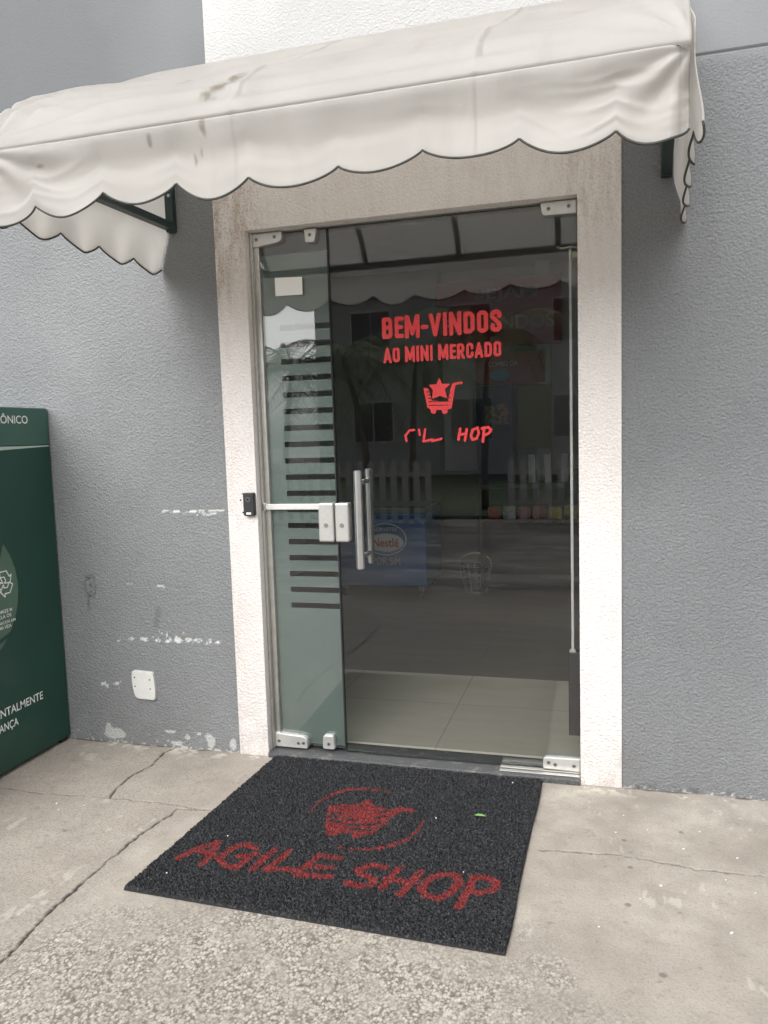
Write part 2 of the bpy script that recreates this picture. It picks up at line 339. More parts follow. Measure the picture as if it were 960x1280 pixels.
# ------------------------------------------------------------------ ground: one sheet to the horizon, fine near the door
def make_ground():
    xs = np.concatenate([[-80, -40, -20, -10, -6, -4, -3, -2.5], np.arange(-2.15, 1.45, .0046), [1.6, 2, 3, 4, 6, 10, 20, 40, 80]])
    ys = np.concatenate([[-80, -40, -20, -12, -8, -6, -4.5, -3.5, -3, -2.6, -2.3], np.arange(-2.1, .03, .0046), [.1, .3, 1, 3, 8, 20, 40, 80]])
    X, Y = np.meshgrid(xs, ys); near = (X > -2.2) & (X < 1.5) & (Y > -2.2)
    big = fbm(X*3.2, Y*3.2, 4, 3); wob = fbm(X*9, Y*9, 3, 21)-.5
    agg = sstep(-.90, -1.28, Y+.55*(big-.5)+.25*wob)
    agg = agg*(1-.80*sstep(.30, .75, X+.5*(fbm(X*2.3, Y*2.3, 3, 40)-.5)))*(1-.65*sstep(-.80, -1.0, X+.10*wob)*sstep(-1.40, -1.12, Y))
    agg = np.maximum(agg, .7*sstep(.13, .03, np.hypot((X-.42)*.9, Y+1.06)+.15*wob))
    d, bid = worley(X*82, Y*82, 2); d2, bid2 = worley(X*150, Y*150, 7)
    pat = sstep(.32, .60, fbm(X*26, Y*26, 3, 61))
    stone = np.clip(.60*bid + .40*bid2 - .75*sstep(.42, .75, d) + .20, 0, 1)
    aggm = np.clip(agg*(.50+.55*pat), 0, .92)
    rough = np.maximum(.8*sstep(-.75, -1.0, X+.3*wob), agg)
    h = .004*(fbm(X*1.5, Y*1.5, 3, 5)-.5) + aggm*(.0030*(1-d) + .0016*bid - .0022)
    h = h + rough*.0022*(fbm(X*45, Y*45, 3, 33)-.5)
    CR = [([(-.93, -2.2), (-.90, -1.55), (-.916, -1.335), (-.941, -1.125), (-.938, -.997), (-.94, -.816), (-.927, -.669), (-.901, -.497), (-.819, -.485), (-.70, -.478)], .0032, 1),
          ([(-1.193, -.471), (-1.223, -.398), (-1.232, -.307), (-1.209, -.174), (-1.227, -.055), (-1.196, .02)], .0038, 1),
          ([(-1.189, -.477), (-.991, -.467), (-.822, -.48)], .0022, .55), ([(.36, -.495), (.407, -.491), (.611, -.47), (.703, -.486), (.825, -.503), (.945, -.502), (1.021, -.498), (1.5, -.52)], .0022, .75),
          ([(-2.2, -.52), (-1.671, -.492), (-1.452, -.494), (-1.193, -.471)], .0022, .4)]
    crack = np.zeros_like(X)
    jx = .020*(fbm(X*22, Y*22, 4, 70)-.5)+.006*(fbm(X*90, Y*90, 2, 75)-.5); jy = .020*(fbm(X*22, Y*22, 4, 80)-.5)+.006*(fbm(X*90, Y*90, 2, 85)-.5)
    for pts, w, a in CR:
        dd = dist_poly(X+jx, Y+jy, pts); ww = w*(.15+1.7*fbm(X*18, Y*18, 4, 90)**1.2)
        crack = np.maximum(crack, a*(1-sstep(ww*.7, ww*1.7, dd)))
    h -= .006*crack
    # joint where the slab meets the wall, with crumbs of plaster
    crack = np.maximum(crack, .8*(sstep(-.014, -.003, Y+.012*(fbm(X*25, Y*2, 3, 95)-.5)))*sstep(.35, .6, fbm(X*12, Y*3, 3, 96)))
    scar = sstep(.66, .72, fbm(X*55, Y*22, 3, 101))*sstep(.54, .68, fbm(X*5, Y*5, 3, 102))*.35
    scar = np.maximum(scar, sstep(.62, .70, fbm(X*30, Y*30, 3, 111))*sstep(-.10, -.01, Y)*.8)
    spot = sstep(.80, .86, fbm(X*42, Y*42, 3, 120))*.4
    for sx, sy, sr in ((.627, -.73, .011), (.639, -.536, .007), (.802, -.289, .006), (.625, -.379, .008), (.70, -1.0, .010), (-1.2, -.72, .008)):
        spot = np.maximum(spot, .75*(1-sstep(sr*.7, sr*1.2, np.hypot(X-sx, Y-sy)+.006*wob)))
    h = np.where(near, h, 0)*sstep(.0, -.02, Y) ; h = np.where(Y > .02, -.004, h)
    me, _ = grid_mesh('concrete_ground', np.stack([X, Y, h], -1))
    for k, v in dict(agg=aggm, stone=stone, crack=crack, scar=scar, spot=spot, rough=rough).items(): attr(me, k, np.where(near, v, 0))
    tag(link('concrete_ground', me, m_conc), kind='structure')
make_ground()
def floor_inside():
    bm = NB(); box(bm, -2.2, 1.4, .155, 1.116, .0, .026); tag(obj('tiled_floor', bm, m_tile), kind='structure')
    bm = NB(); box(bm, -2.2, 1.4, 1.1165, 4.3, .0, .0255); tag(obj('shaded_floor', bm, m_tile2), kind='structure')  # inner floor, darkened by colour to stand for shade
floor_inside()

# ------------------------------------------------------------------ the shop building
XL, XLI, XRI, XR, ZT = -.896, -.767, .4805, .6253, 2.105
bld = empty('shop_building', (0, .1, 0))
tag(bld, 'grey textured shop wall with a white stucco band round its glass doorway', 'building')
def wall_grid(name, x0, x1, zmax, fine, mat_, left):
    step = .006 if fine else .02
    xs = np.unique(np.concatenate([np.linspace(x0, x1, int((min(x1, 3)-max(x0, -3))/step)+2)])) if x0 > -3 and x1 < 3 else \
         (np.concatenate([[x0], np.arange(-2.0, x1, step), [x1]]) if x0 < -3 else np.concatenate([np.arange(x0, 1.4, step), [x1]]))
    zs = np.concatenate([np.arange(0, 1.25, step), np.arange(1.25, 2.47, .02), [2.488, 2.492, 2.495, 2.498, 2.502, 2.505, 2.508, 2.52], [2.6, 3, zmax]])
    X, Z = np.meshgrid(xs, zs)
    Yv = .004*(fbm(X*2, Z*2, 3, 7)-.5)*sstep(2.4, 2.0, Z)
    Yv = Yv + .007*(np.abs(Z-2.50) < .0035)
    j = fbm(X*75, Z*75, 4, 201); j2 = fbm(X*7, Z*60, 3, 210); chip = np.zeros_like(X); stain = np.zeros_like(X)
    if left:
        for za, zb, xa, xb, w, dens in ((1.014, 1.023, -1.24, -.89, .006, .49), (1.004, 1.010, -1.08, -.94, .006, .56), (.460, .474, -1.52, -.95, .012, .59), (.474, .484, -1.35, -1.08, .030, .65), (.70, .70, -1.42, -1.2, .005, .60), (.50, .60, -1.26, -1.20, .006, .58), (.26, .26, -1.62, -1.42, .02, .645)):
            zc = za + (zb-za)*(X-xa)/(xb-xa)
            band = np.exp(-((Z-zc+.018*(fbm(X*9, Z*0, 3, 5)-.5)+.012*(fbm(X*38, Z*0, 2, 6)-.5))/w)**2)*sstep(xa, xa+.06, X)*(1-sstep(xb-.02, xb, X))
            chip = np.maximum(chip, sstep(dens, dens+.05, j*.75+.25*j2+.16*(band-.5))*sstep(.3, .7, band))
        for cx, cz, rx, rz in ((-1.50, .045, .055, .034), (-1.035, .048, .026, .034), (-1.14, .05, .016, .014), (-1.20, .02, .03, .012), (-.93, .03, .018, .025), (-1.22, .07, .03, .007), (-1.09, .07, .012, .008)):
            rr_ = np.hypot((X-cx)/rx, (Z-cz)/rz) + 1.5*(fbm(X*30, Z*30, 4, 220)-.5)
            chip = np.maximum(chip, .58*(1-sstep(.80, 1.0, rr_)))
        chip = np.maximum(chip, sstep(.70, .74, j)*sstep(.07, .02, Z)*.5)
        chip = np.maximum(chip, .9*sstep(.57, .61, j)*sstep(.012, .002, Z))
        for cx, cz, r_ in ((-1.577, .725, .006), (-1.572, .700, .007), (-1.565, .690, .005), (-1.572, .668, .007), (-1.58, .65, .005)):
            stain = np.maximum(stain, .85*(1-sstep(r_*.5, r_*1.3, np.hypot(X-cx, Z-cz)+.006*(j-.5))))
        ring = np.abs(np.hypot((X+1.574)/.026, (Z-.695)/.045)-1); stain = np.maximum(stain, .40*(1-sstep(.08, .30, ring+.7*(j-.5))))
        stain = np.maximum(stain, .6*(1-sstep(.002, .006, dist_poly(X+.01*(j-.5), Z, [(-1.582, .655), (-1.590, .615), (-1.583, .595)]))))
        stain = np.maximum(stain, .30*(1-sstep(.004, .02, dist_poly(X+.03*(j-.5), Z, [(-1.245, .60), (-1.262, .53)]))))
    else:
        chip = np.maximum(chip, .75*sstep(.62, .66, j)*sstep(.02, .003, Z))
        stain = np.maximum(stain, .5*sstep(.55, .62, fbm(X*30, Z*30, 3, 230))*sstep(.035, .005, Z))
    Yv = Yv + .0025*chip
    me, _ = grid_mesh(name, np.stack([X, Yv, Z], -1)); attr(me, 'chip', chip); attr(me, 'stain', stain)
    bm = NB(); bm.from_mesh(me); bpy.data.meshes.remove(me)
    lc = bm.verts.layers.float.get('chip')
    box(bm, x0, x1, .012, .15, 0, zmax)
    return obj(name, bm, mat_, bld)
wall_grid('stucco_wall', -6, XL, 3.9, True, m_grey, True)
wall_grid('stucco_wall', XR, 5, 3.9, True, m_grey2, False)
def band():
    t = .006
    bm = NB(); dl = []
    def piece(x0, x1, z0, z1, step=.03):
        xs = np.linspace(x0, x1, max(2, int((x1-x0)/step)+1)); zs = np.linspace(z0, z1, max(2, int((z1-z0)/step)+1))
        X, Z = np.meshgrid(xs, zs); Yv = -t + .003*(fbm(X*3, Z*3, 3, 301)-.5)*sstep(2.75, 2.5, Z)
        me, _ = grid_mesh('tmp', np.stack([X, Yv, Z], -1))
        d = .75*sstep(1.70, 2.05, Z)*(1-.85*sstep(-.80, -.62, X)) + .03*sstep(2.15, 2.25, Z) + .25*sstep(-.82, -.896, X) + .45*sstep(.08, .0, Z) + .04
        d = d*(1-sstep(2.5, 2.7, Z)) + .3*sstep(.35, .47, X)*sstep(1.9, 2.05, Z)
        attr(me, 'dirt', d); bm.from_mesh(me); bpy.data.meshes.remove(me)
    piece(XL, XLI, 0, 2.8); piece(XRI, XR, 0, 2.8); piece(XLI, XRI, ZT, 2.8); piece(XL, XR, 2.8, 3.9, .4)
    # returns of the opening
    for (a, b) in (((XLI, 0), (XLI, ZT)), ((XLI, ZT), (XRI, ZT)), ((XRI, ZT), (XRI, 0))):
        q = [(a[0], -t, a[1]), (b[0], -t, b[1]), (b[0], .15, b[1]), (a[0], .15, a[1])]
        bm.faces.new([bm.verts.new(c) for c in q])
    for x in (XL, XR):
        bm.faces.new([bm.verts.new(c) for c in ((x, -t, 0), (x, -t, 3.9), (x, .01, 3.9), (x, .01, 0))])
    box(bm, XL+.001, XLI-.0015, .012, .149, 0, 3.9); box(bm, XRI+.0015, XR-.001, .012, .149, 0, 3.9); box(bm, XLI, XRI, .012, .149, ZT+.002, 3.9)
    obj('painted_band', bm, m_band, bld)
band()
bm = NB(); box(bm, XLI+.001, XRI-.001, -.018, .152, -.01, .020, .004); obj('threshold', bm, m_granite, bld)
bm = NB(); box(bm, -2.2, 1.4, 4.3, 4.4, 0, 2.75); obj('back_wall', bm, m_plaster, bld)
bm = NB(); box(bm, -2.3, -2.2, .151, 4.4, 0, 2.75); obj('side_wall', bm, m_plaster, bld)
bm = NB(); box(bm, 1.4, 1.5, .151, 4.4, 0, 2.75); obj('side_wall', bm, m_plaster, bld)
bm = NB(); SX0, SX1, SY0, SY1 = -.55, .65, 1.30, 2.05          # flat roof; the unseen roof light is added to bring daylight inside
box(bm, -2.3, 1.5, .151, SY0, 2.75, 2.85); box(bm, -2.3, 1.5, SY1, 4.4, 2.75, 2.85); box(bm, -2.3, SX0, SY0+.0005, SY1-.0005, 2.75, 2.85); box(bm, SX1, 1.5, SY0+.0005, SY1-.0005, 2.75, 2.85)
obj('flat_roof', bm, m_ceiling, bld)
bm = NB(); box(bm, SX0-.06, SX1+.06, SY0-.06, SY1+.06, 2.93, 2.936); rl = obj('added_roof_light', bm, m_glass, bld)
bm = NB()
for a in ((SX0-.06, SX1+.06, SY0-.06, SY0-.01), (SX0-.06, SX1+.06, SY1+.01, SY1+.06), (SX0-.06, SX0-.01, SY0-.009, SY1+.009), (SX1+.01, SX1+.06, SY0-.009, SY1+.009)): box(bm, *a, 2.8505, 2.9295)
obj('frame', bm, m_alu, rl)
bm = NB(); box(bm, .0, .12, 4.12, 4.299, .027, 2.749); obj('pilaster', bm, m_ceiling, bld)
bm = NB(); box(bm, -.8595, -.0005, 4.13, 4.298, .027, .95); box(bm, .1205, 1.399, 4.13, 4.298, .027, .95); box(bm, -2.199, -.86, 4.10, 4.298, .027, 2.749); obj('wall_panel', bm, M('dark_panel', (.23, .23, .23), .7), bld)

# ------------------------------------------------------------------ glass sidelight
GY0, GY1 = .055, .065
def slab(bm, x0, x1, z0, z1):
    box(bm, x0, x1, GY0, GY1, z0, z1)
    for f in bm.faces:
        f.material_index = 0 if abs(f.normal.y) > .9 else 1
side = empty('glass_sidelight', (-.61, .06, .02)); tag(side, 'narrow fixed glass panel with frosted stripes, left of the door', 'window panel')
bm = NB(); slab(bm, -.752, -.4545, .036, 2.098); bm.normal_update()
for f in bm.faces: f.material_index = 0 if abs(f.normal.y) > .9 else 1
obj('pane', bm, [m_glass, m_edge], side)
STR = [1.7365-.0655*k for k in range(18)]
bm = NB(); h = .0108
def quad(x0, x1, z0, z1, y):
    bm.faces.new([bm.verts.new(c) for c in ((x0, y, z0), (x1, y, z0), (x1, y, z1), (x0, y, z1))])
ydec = GY1+.0012
quad(-.735, -.668, .042, 2.02, ydec)
zz = [2.02] + [v for s in STR for v in (s+h, s-h)] + [.042]
for a, b in zip(zz[::2], zz[1::2]): quad(-.668, -.4565, b, a, ydec)
obj('frosted_film', bm, m_frost, side)
bm = NB(); box(bm, XLI+.001, -.7345, .048, .085, .021, 2.062, .003); box(bm, XLI+.001, XLI+.012, .030, .048, .021, 2.104, .002); obj('jamb_profile', bm, m_alu, side)
def fitting(name, poly, parent, screws, r, y0=.038, y1=.082, sc_r=.0075):
    bm = NB(); prism_xz(bm, rounded(poly, r), y0, y1, .004); f = obj(name, bm, m_patch, parent)
    for x, z in screws:
        bm = NB(); disc_y(bm, x, z, y0-.0016, y0+.002, sc_r, 18, .0008)
        s = obj('screw', bm, m_screw, f)
        bm = NB(); disc_y(bm, x, z, y0-.0022, y0, sc_r*.42, 6); obj('socket', bm, m_dark, f)
    return f
fitting('patch_fitting', [(-.757, 2.102), (-.757, 2.048), (-.650, 2.060), (-.632, 2.070), (-.632, 2.102)], side, [(-.738, 2.078), (-.662, 2.082)], [.006, .006, .01, .012, .006])
fitting('glass_clip', [(-.541, 2.099), (-.537, 2.049), (-.498, 2.047), (-.487, 2.099)], side, [(-.516, 2.076)], .008)
fitting('patch_fitting', [(-.757, .086), (-.757, .026), (-.612, .026), (-.612, .066), (-.630, .078)], side, [(-.738, .052), (-.652, .048), (-.630, .050)], [.006, .006, .008, .014, .02])
fitting('glass_clip', [(-.543, .090), (-.547, .032), (-.492, .032), (-.498, .090)], side, [(-.519, .055)], .012)
bm = NB(); box(bm, -.762, -.520, .036, .050, 1.018, 1.041, .003); obj('support_bar', bm, m_white, side)
bm = NB(); box(bm, -.7645, -.748, .030, .058, 1.012, 1.046, .003); obj('bar_bracket', bm, m_alu, side)
bm = NB(); box(bm, -.526, -.462, .036, .086, .889, 1.043, .006); lk = obj('lock_strike', bm, m_patch, side)
bm = NB(); disc_y(bm, -.494, .955, .0335, .038, .009); obj('keyhole', bm, m_screw, lk)

# ------------------------------------------------------------------ glass door
door = empty('glass_door', (.01, .06, .02)); tag(door, 'frameless glass shop door with red welcome lettering and a vertical bar handle', 'door')
bm = NB(); slab(bm, -.4485, .4755, .027, 2.098); bm.normal_update()
for f in bm.faces: f.material_index = 0 if abs(f.normal.y) > .9 else 1
obj('pane', bm, [m_glass, m_edge], door)
bm = NB(); box(bm, -.4535, -.4490, .050, .070, .03, 2.096); obj('edge_seal', bm, m_dark, door)
fitting('patch_fitting', [(.352, 2.102), (.358, 2.056), (.478, 2.054), (.478, 2.102)], door, [(.381, 2.078), (.450, 2.080)], [.006, .014, .004, .004])
fitting('patch_fitting', [(.341, .074), (.341, .029), (.479, .026), (.479, .076)], door, [(.362, .054), (.386, .048), (.455, .048)], [.016, .008, .004, .004])
bm = NB(); box(bm, -.456, -.399, .036, .086, .889, 1.043, .006); lk = obj('door_lock', bm, m_patch, door)
bm = NB(); disc_y(bm, -.428, .955, .0335, .038, .009); obj('keyhole', bm, m_screw, lk)
bm = NB(); box(bm, -.36, .34, .052, .068, .0215, .0268); obj('bottom_seal', bm, m_dark, door)
hd = None
for y in (-.012, .128):
    bm = NB(); tube(bm, [(-.341, y, .792), (-.341, y, 1.172)], .0165, 20)
    bmesh.ops.bevel(bm, geom=[e for e in bm.edges if len(e.link_faces) == 2 and min(len(f.verts) for f in e.link_faces) == 4 and max(len(f.verts) for f in e.link_faces) > 4], offset=.003, segments=2, affect='EDGES')
    b = obj('pull_handle', bm, m_steel, door, smooth=False)
    for z in (.838, 1.126):
        bm = NB(); tube(bm, [(-.341, min(y, .054) if y < .06 else y, z), (-.341, .054 if y < .06 else .066, z)], .010, 14); obj('standoff', bm, m_steel, b, smooth=True)

def fit_text(name, s, frame, x0, x1, z0, z1, mat_, parent, bold=0., shear=0.):
    """letters fitted to the box x0..x1, z0..z1 of a plane; frame(u, v) gives the world point"""
    cu = bpy.data.curves.new(name, 'FONT'); cu.body = s; cu.offset = bold; cu.shear = shear; cu.size = 1; cu.fill_mode = 'FRONT'; cu.resolution_u = 5
    o = bpy.data.objects.new(name, cu); COL.objects.link(o)
    dg = bpy.context.evaluated_depsgraph_get(); dg.update()
    me = bpy.data.meshes.new_from_object(o.evaluated_get(dg)); bpy.data.objects.remove(o); bpy.data.curves.remove(cu)
    co = np.zeros(len(me.vertices)*3); me.vertices.foreach_get('co', co); co = co.reshape(-1, 3)
    a, b = co.min(0), co.max(0)
    U = x0+(co[:, 0]-a[0])/(b[0]-a[0])*(x1-x0); V = z0+(co[:, 1]-a[1])/(b[1]-a[1])*(z1-z0)
    me.vertices.foreach_set('co', np.stack(frame(U, V), -1).astype(np.float32).ravel()); me.update(); me.materials.clear(); me.name = name
    return link(name, me, mat_, parent, True)
def front(y):
    return lambda U, V: (U, np.full_like(U, y), V)
O_ = [[(.13,.22),(.13,.80),(.20,.87),(.34,.87),(.41,.80),(.41,.20),(.34,.13),(.20,.13),(.13,.22)]]
GLY = {'B': (.54, [[(.13,.13),(.13,.87),(.33,.87),(.40,.80),(.40,.60),(.33,.52),(.13,.52)], [(.33,.52),(.41,.44),(.41,.20),(.34,.13),(.13,.13)]]),
 'E': (.44, [[(.36,.87),(.13,.87),(.13,.13),(.36,.13)], [(.13,.51),(.32,.51)]]),
 'M': (.70, [[(.12,.07),(.12,.93)], [(.58,.07),(.58,.93)], [(.15,.90),(.35,.20),(.55,.90)]]),
 '-': (.32, [[(.08,.44),(.24,.44)]]), 'V': (.56, [[(.11,.92),(.28,.10),(.45,.92)]]), 'I': (.26, [[(.13,.07),(.13,.93)]]),
 'N': (.58, [[(.12,.07),(.12,.93)], [(.46,.07),(.46,.93)], [(.14,.88),(.44,.12)]]),
 'D': (.54, [[(.13,.13),(.13,.87),(.31,.87),(.41,.77),(.41,.23),(.31,.13),(.13,.13)]]), 'O': (.54, O_),
 'S': (.52, [[(.40,.68),(.40,.80),(.33,.87),(.20,.87),(.13,.80),(.13,.66),(.40,.36),(.40,.20),(.33,.13),(.20,.13),(.13,.20),(.13,.32)]]),
 'A': (.56, [[(.10,.08),(.28,.90),(.46,.08)], [(.18,.30),(.38,.30)]]), 'C': (.52, [[(.40,.64),(.40,.80),(.33,.87),(.20,.87),(.13,.80),(.13,.20),(.20,.13),(.33,.13),(.40,.20),(.40,.36)]]),
 'R': (.55, [[(.13,.07),(.13,.87),(.33,.87),(.40,.80),(.40,.56),(.33,.48),(.13,.48)], [(.28,.46),(.43,.08)]]), ' ': (.24, [])}
def block_text(name, s, x0, x1, z0, z1, th):
    """condensed block capitals cut from vinyl; th = half stroke width in units of the letter height"""
    tot = sum(GLY[c][0] for c in s); sx = (x1-x0)/tot; hz = z1-z0
    def fn(X, Z):
        k = np.zeros(X.shape, bool); cx = 0
        v = (Z-z0)/hz; asp = sx/hz
        for c in s:
            w, st = GLY[c]; u = (X-x0)/sx-cx
            for p in st:
                q = [(a*asp, b) for a, b in p]; k |= (dist_poly(u*asp, v, q) < th) & (v > .0) & (v < 1)
            cx += w
        return k
    link(name, mask_mesh(name, fn, x0-.01, x1+.01, z0-.005, z1+.005, .0010, lambda X, Z: (X, np.full_like(X, GY0-.0012), Z)), m_red, door, True)
block_text('lettering', 'BEM-VINDOS', -.248, .212, 1.664, 1.750, .090)
block_text('lettering', 'AO MINI MERCADO', -.243, .209, 1.576, 1.635, .090)
BASK = [[-.089,1.477],[-.071,1.474],[-.066,1.463],[-.058,1.428],[.004,1.421],[.014,1.468],[.023,1.489],[.059,1.494],[.061,1.485],[.034,1.482],[.027,1.446],[.017,1.396],[.003,1.393],[-.001,1.378],[-.017,1.378],[-.021,1.391],[-.039,1.393],[-.046,1.378],[-.059,1.38],[-.066,1.397],[-.075,1.402]]
STARP = [[-.027,1.512],[-.017,1.489],[.015,1.487],[-.006,1.469],[.002,1.434],[-.027,1.444],[-.056,1.434],[-.053,1.467],[-.068,1.487],[-.039,1.488]]
SLITG = [[[-.078,1.461],[-.064,1.461]],[[-.076,1.45],[-.062,1.449]],[[-.072,1.438],[-.06,1.436]],[[-.07,1.424],[.009,1.423]],[[-.069,1.41],[.004,1.409]],[[.005,1.455],[.016,1.455]],[[.002,1.438],[.013,1.438]],[[-.058,1.458],[-.056,1.434]]]
GLET = [[[-.129,1.32],[-.147,1.319],[-.164,1.299],[-.16,1.279]],[[-.11,1.32],[-.107,1.302]],[[-.086,1.321],[-.094,1.275],[-.06,1.283]],[[-.06,1.276],[-.024,1.284]],[[.048,1.319],[.041,1.28]],[[.073,1.316],[.065,1.275]],[[.046,1.298],[.07,1.299]],[[.114,1.321],[.095,1.313],[.088,1.292],[.094,1.277],[.109,1.281],[.118,1.3],[.114,1.321]],[[.138,1.321],[.133,1.269]],[[.13,1.317],[.154,1.322],[.164,1.311],[.155,1.299],[.136,1.291]]]
def cart_fn(X, Z):
    k = in_poly(X, Z, BASK)
    for s in SLITG: k &= ~((dist_poly(X, Z, s) < .0017) & (np.abs(np.sin(X*420)) > .28))
    return k
def star_fn(X, Z): return in_poly(X, Z, STARP)
place_f = lambda X, Z: (X, np.full_like(X, GY0-.0012), Z)
link('cart_emblem', mask_mesh('cart_emblem', lambda X, Z: cart_fn(X, Z) | star_fn(X, Z), -.1, .07, 1.37, 1.52, .0011, place_f), m_red, door, True)
def glet_fn(X, Z):
    k = np.zeros(X.shape, bool); j = .0022*(fbm(X*160, Z*160, 2, 9)-.5)
    for i, s in enumerate(GLET): k |= dist_poly(X+j, Z+j, s) < (.0050 if i > 3 else .0042)
    return k
link('brush_lettering', mask_mesh('brush_lettering', glet_fn, -.18, .18, 1.262, 1.335, .0010, place_f), m_red, door, True)

bm = NB(); nv = [(-.674, 1.930), (-.674, 1.860), (-.560, 1.858), (-.560, 1.925)]
prism_xz(bm, nv, GY0-.0022, GY0-.0012); tag(obj('paper_note', bm, m_paper), 'blank white paper note taped on the upper left of the glass sidelight', 'paper note')

# conduit and box just inside the right jamb
cv = empty('cable_conduit', (.455, .10, .15)); tag(cv, 'thin white cable conduit running down to a black box inside the right jamb', 'cable conduit')
bm = NB(); box(bm, .447, .457, .085, .095, .475, 1.945, .002); obj('conduit', bm, m_white, cv)
bm = NB(); box(bm, .436, .478, .078, .125, .15, .474, .004); obj('junction_box', bm, m_black, cv)
bm = NB(); tube(bm, [(.405, .088, 1.955), (.425, .086, 1.948), (.452, .088, 1.952), (.476, .09, 1.946)], .004, 8); obj('hook', bm, m_white, cv, smooth=True)
bm = NB(); box(bm, .459, .479, .085, .10, 1.912, 1.932, .002); obj('tag', bm, M('yellowed_tape', (.55, .48, .22), .6), cv)
bm = NB(); box(bm, .440, .462, .080, .10, .464, .482, .002); obj('clip', bm, m_white, cv)
bm = NB(); box(bm, .18, .4785, .030, .050, .0205, .026, .001); box(bm, .18, .4785, .004, .022, .0205, .0235, .001)
tag(obj('floor_track', bm, m_alu), 'short worn aluminium strip on the granite threshold below the door hinge', 'metal strip')

# wall fittings
rd = empty('access_reader', (-.795, -.006, 1.0)); tag(rd, 'small black access reader mounted on the white band left of the sidelight', 'access reader')
bm = NB(); prism_xz(bm, rounded([(-.818, 1.092), (-.818, 1.0), (-.772, 1.0), (-.772, 1.092)], .006), -.028, -.003, .004); obj('housing', bm, m_black, rd)
bm = NB(); disc_y(bm, -.797, 1.066, -.0292, -.027, .010); obj('button', bm, M('dark_grey_ring', (.10, .10, .105), .3), rd)
bm = NB(); disc_y(bm, -.797, 1.066, -.0300, -.0285, .0055); obj('lens', bm, m_dark, rd)
bm = NB(); prism_xz(bm, [(-.805, 1.014), (-.805, 1.006), (-.785, 1.006), (-.785, 1.014)], -.0288, -.0275); obj('label_plate', bm, m_paper, rd)
bm = NB(); tube(bm, [(-.815, -.012, 1.088), (-.824, -.012, 1.088), (-.828, -.008, 1.088)], .0028, 8); obj('lead', bm, m_black, rd)
def plug(name, x, z, lab):
    bm = NB(); disc_y(bm, x, z, -.008, -.004, .0035, 10); tag(obj(name, bm, m_dark), lab, 'screw hole', 'dark plugged screw holes beside the access reader')
plug('screw_hole', -.829, 1.012, 'lower dark plugged screw hole just left of the black access reader')
plug('screw_hole', -.838, 1.062, 'upper dark plugged screw hole left of the black access reader')
pl = empty('cover_plate', (-1.335, -.003, .21)); tag(pl, 'warped white plastic blank cover plate with four screws, low on grey wall', 'cover plate')
bm = NB(); prism_xz(bm, rounded([(-1.388, .333), (-1.392, .28), (-1.378, .208), (-1.282, .206), (-1.277, .262), (-1.287, .328)], [.016, .05, .024, .012, .05, .010], 5), -.014, .002, .004); obj('plate', bm, m_white, pl, smooth=False)
for x, z in ((-1.374, .303), (-1.374, .264), (-1.301, .296), (-1.301, .256)):
    bm = NB(); disc_y(bm, x, z, -.0150, -.012, .0034, 10); obj('screw', bm, m_dark, pl)

# ------------------------------------------------------------------ awning
aw = empty('awning', (-.16, 0, 2.14)); tag(aw, 'cream canvas awning with scalloped dark edged valance above the shop door', 'awning')
AX0, AX1, AY, AZ = -1.145, .757, -.885, 2.172
PROF = [(-.004, 2.738), (-.13, 2.668), (-.27, 2.588), (-.46, 2.502), (-.60, 2.432), (-.70, 2.378), (-.775, 2.325), (-.83, 2.270), (-.866, 2.225), (-.888, 2.196), (-.897, 2.174), (-.897, 2.152)]
def splay(X, Y):      # the wall end of the awning is a little wider on the right and narrower on the left
    t = np.clip(1+Y/.885, 0, 1); u = (X-AX0)/(AX1-AX0); return X + t*(.036*u + .045*(1-u))
def interp_prof(n):
    P = np.array(PROF); L = np.concatenate([[0], np.cumsum(np.hypot(*np.diff(P, axis=0).T))]); t = np.linspace(0, L[-1], n)
    y, z = np.interp(t, L, P[:, 0]), np.interp(t, L, P[:, 1])
    for _ in range(2):
        y[1:-1] = (y[:-2]+2*y[1:-1]+y[2:])/4; z[1:-1] = (z[:-2]+2*z[1:-1]+z[2:])/4
    return y, z, t/L[-1]
CUSP = [AX0, -1.009, -.781, -.552, -.335, -.088, .135, .373, .596, AX1]
def scallop(x, cus, depth):
    c = np.array(cus); i = np.clip(np.searchsorted(c, x, side='right')-1, 0, len(c)-2)
    t = np.clip((x-c[i])/(c[i+1]-c[i]), 0, 1); return depth*np.sin(np.pi*t)**.75
def sm(me): me.polygons.foreach_set('use_smooth', np.ones(len(me.polygons), bool))
def solid(o, t=.0016):
    md = o.modifiers.new('thickness', 'SOLIDIFY'); md.thickness = t; md.offset = 0
def wrinkle(X, S, cx, n, amp, reach, ph):
    """folds that fan out from a pinched corner; S = distance down the cloth"""
    r = np.hypot(X-cx, S)+1e-6; th = np.arctan2(S, np.abs(X-cx)); return amp*np.exp(-r/reach)*sstep(.0, .08, r)*np.cos(n*th+ph+2*fbm(r*3, th*2, 2, 4))
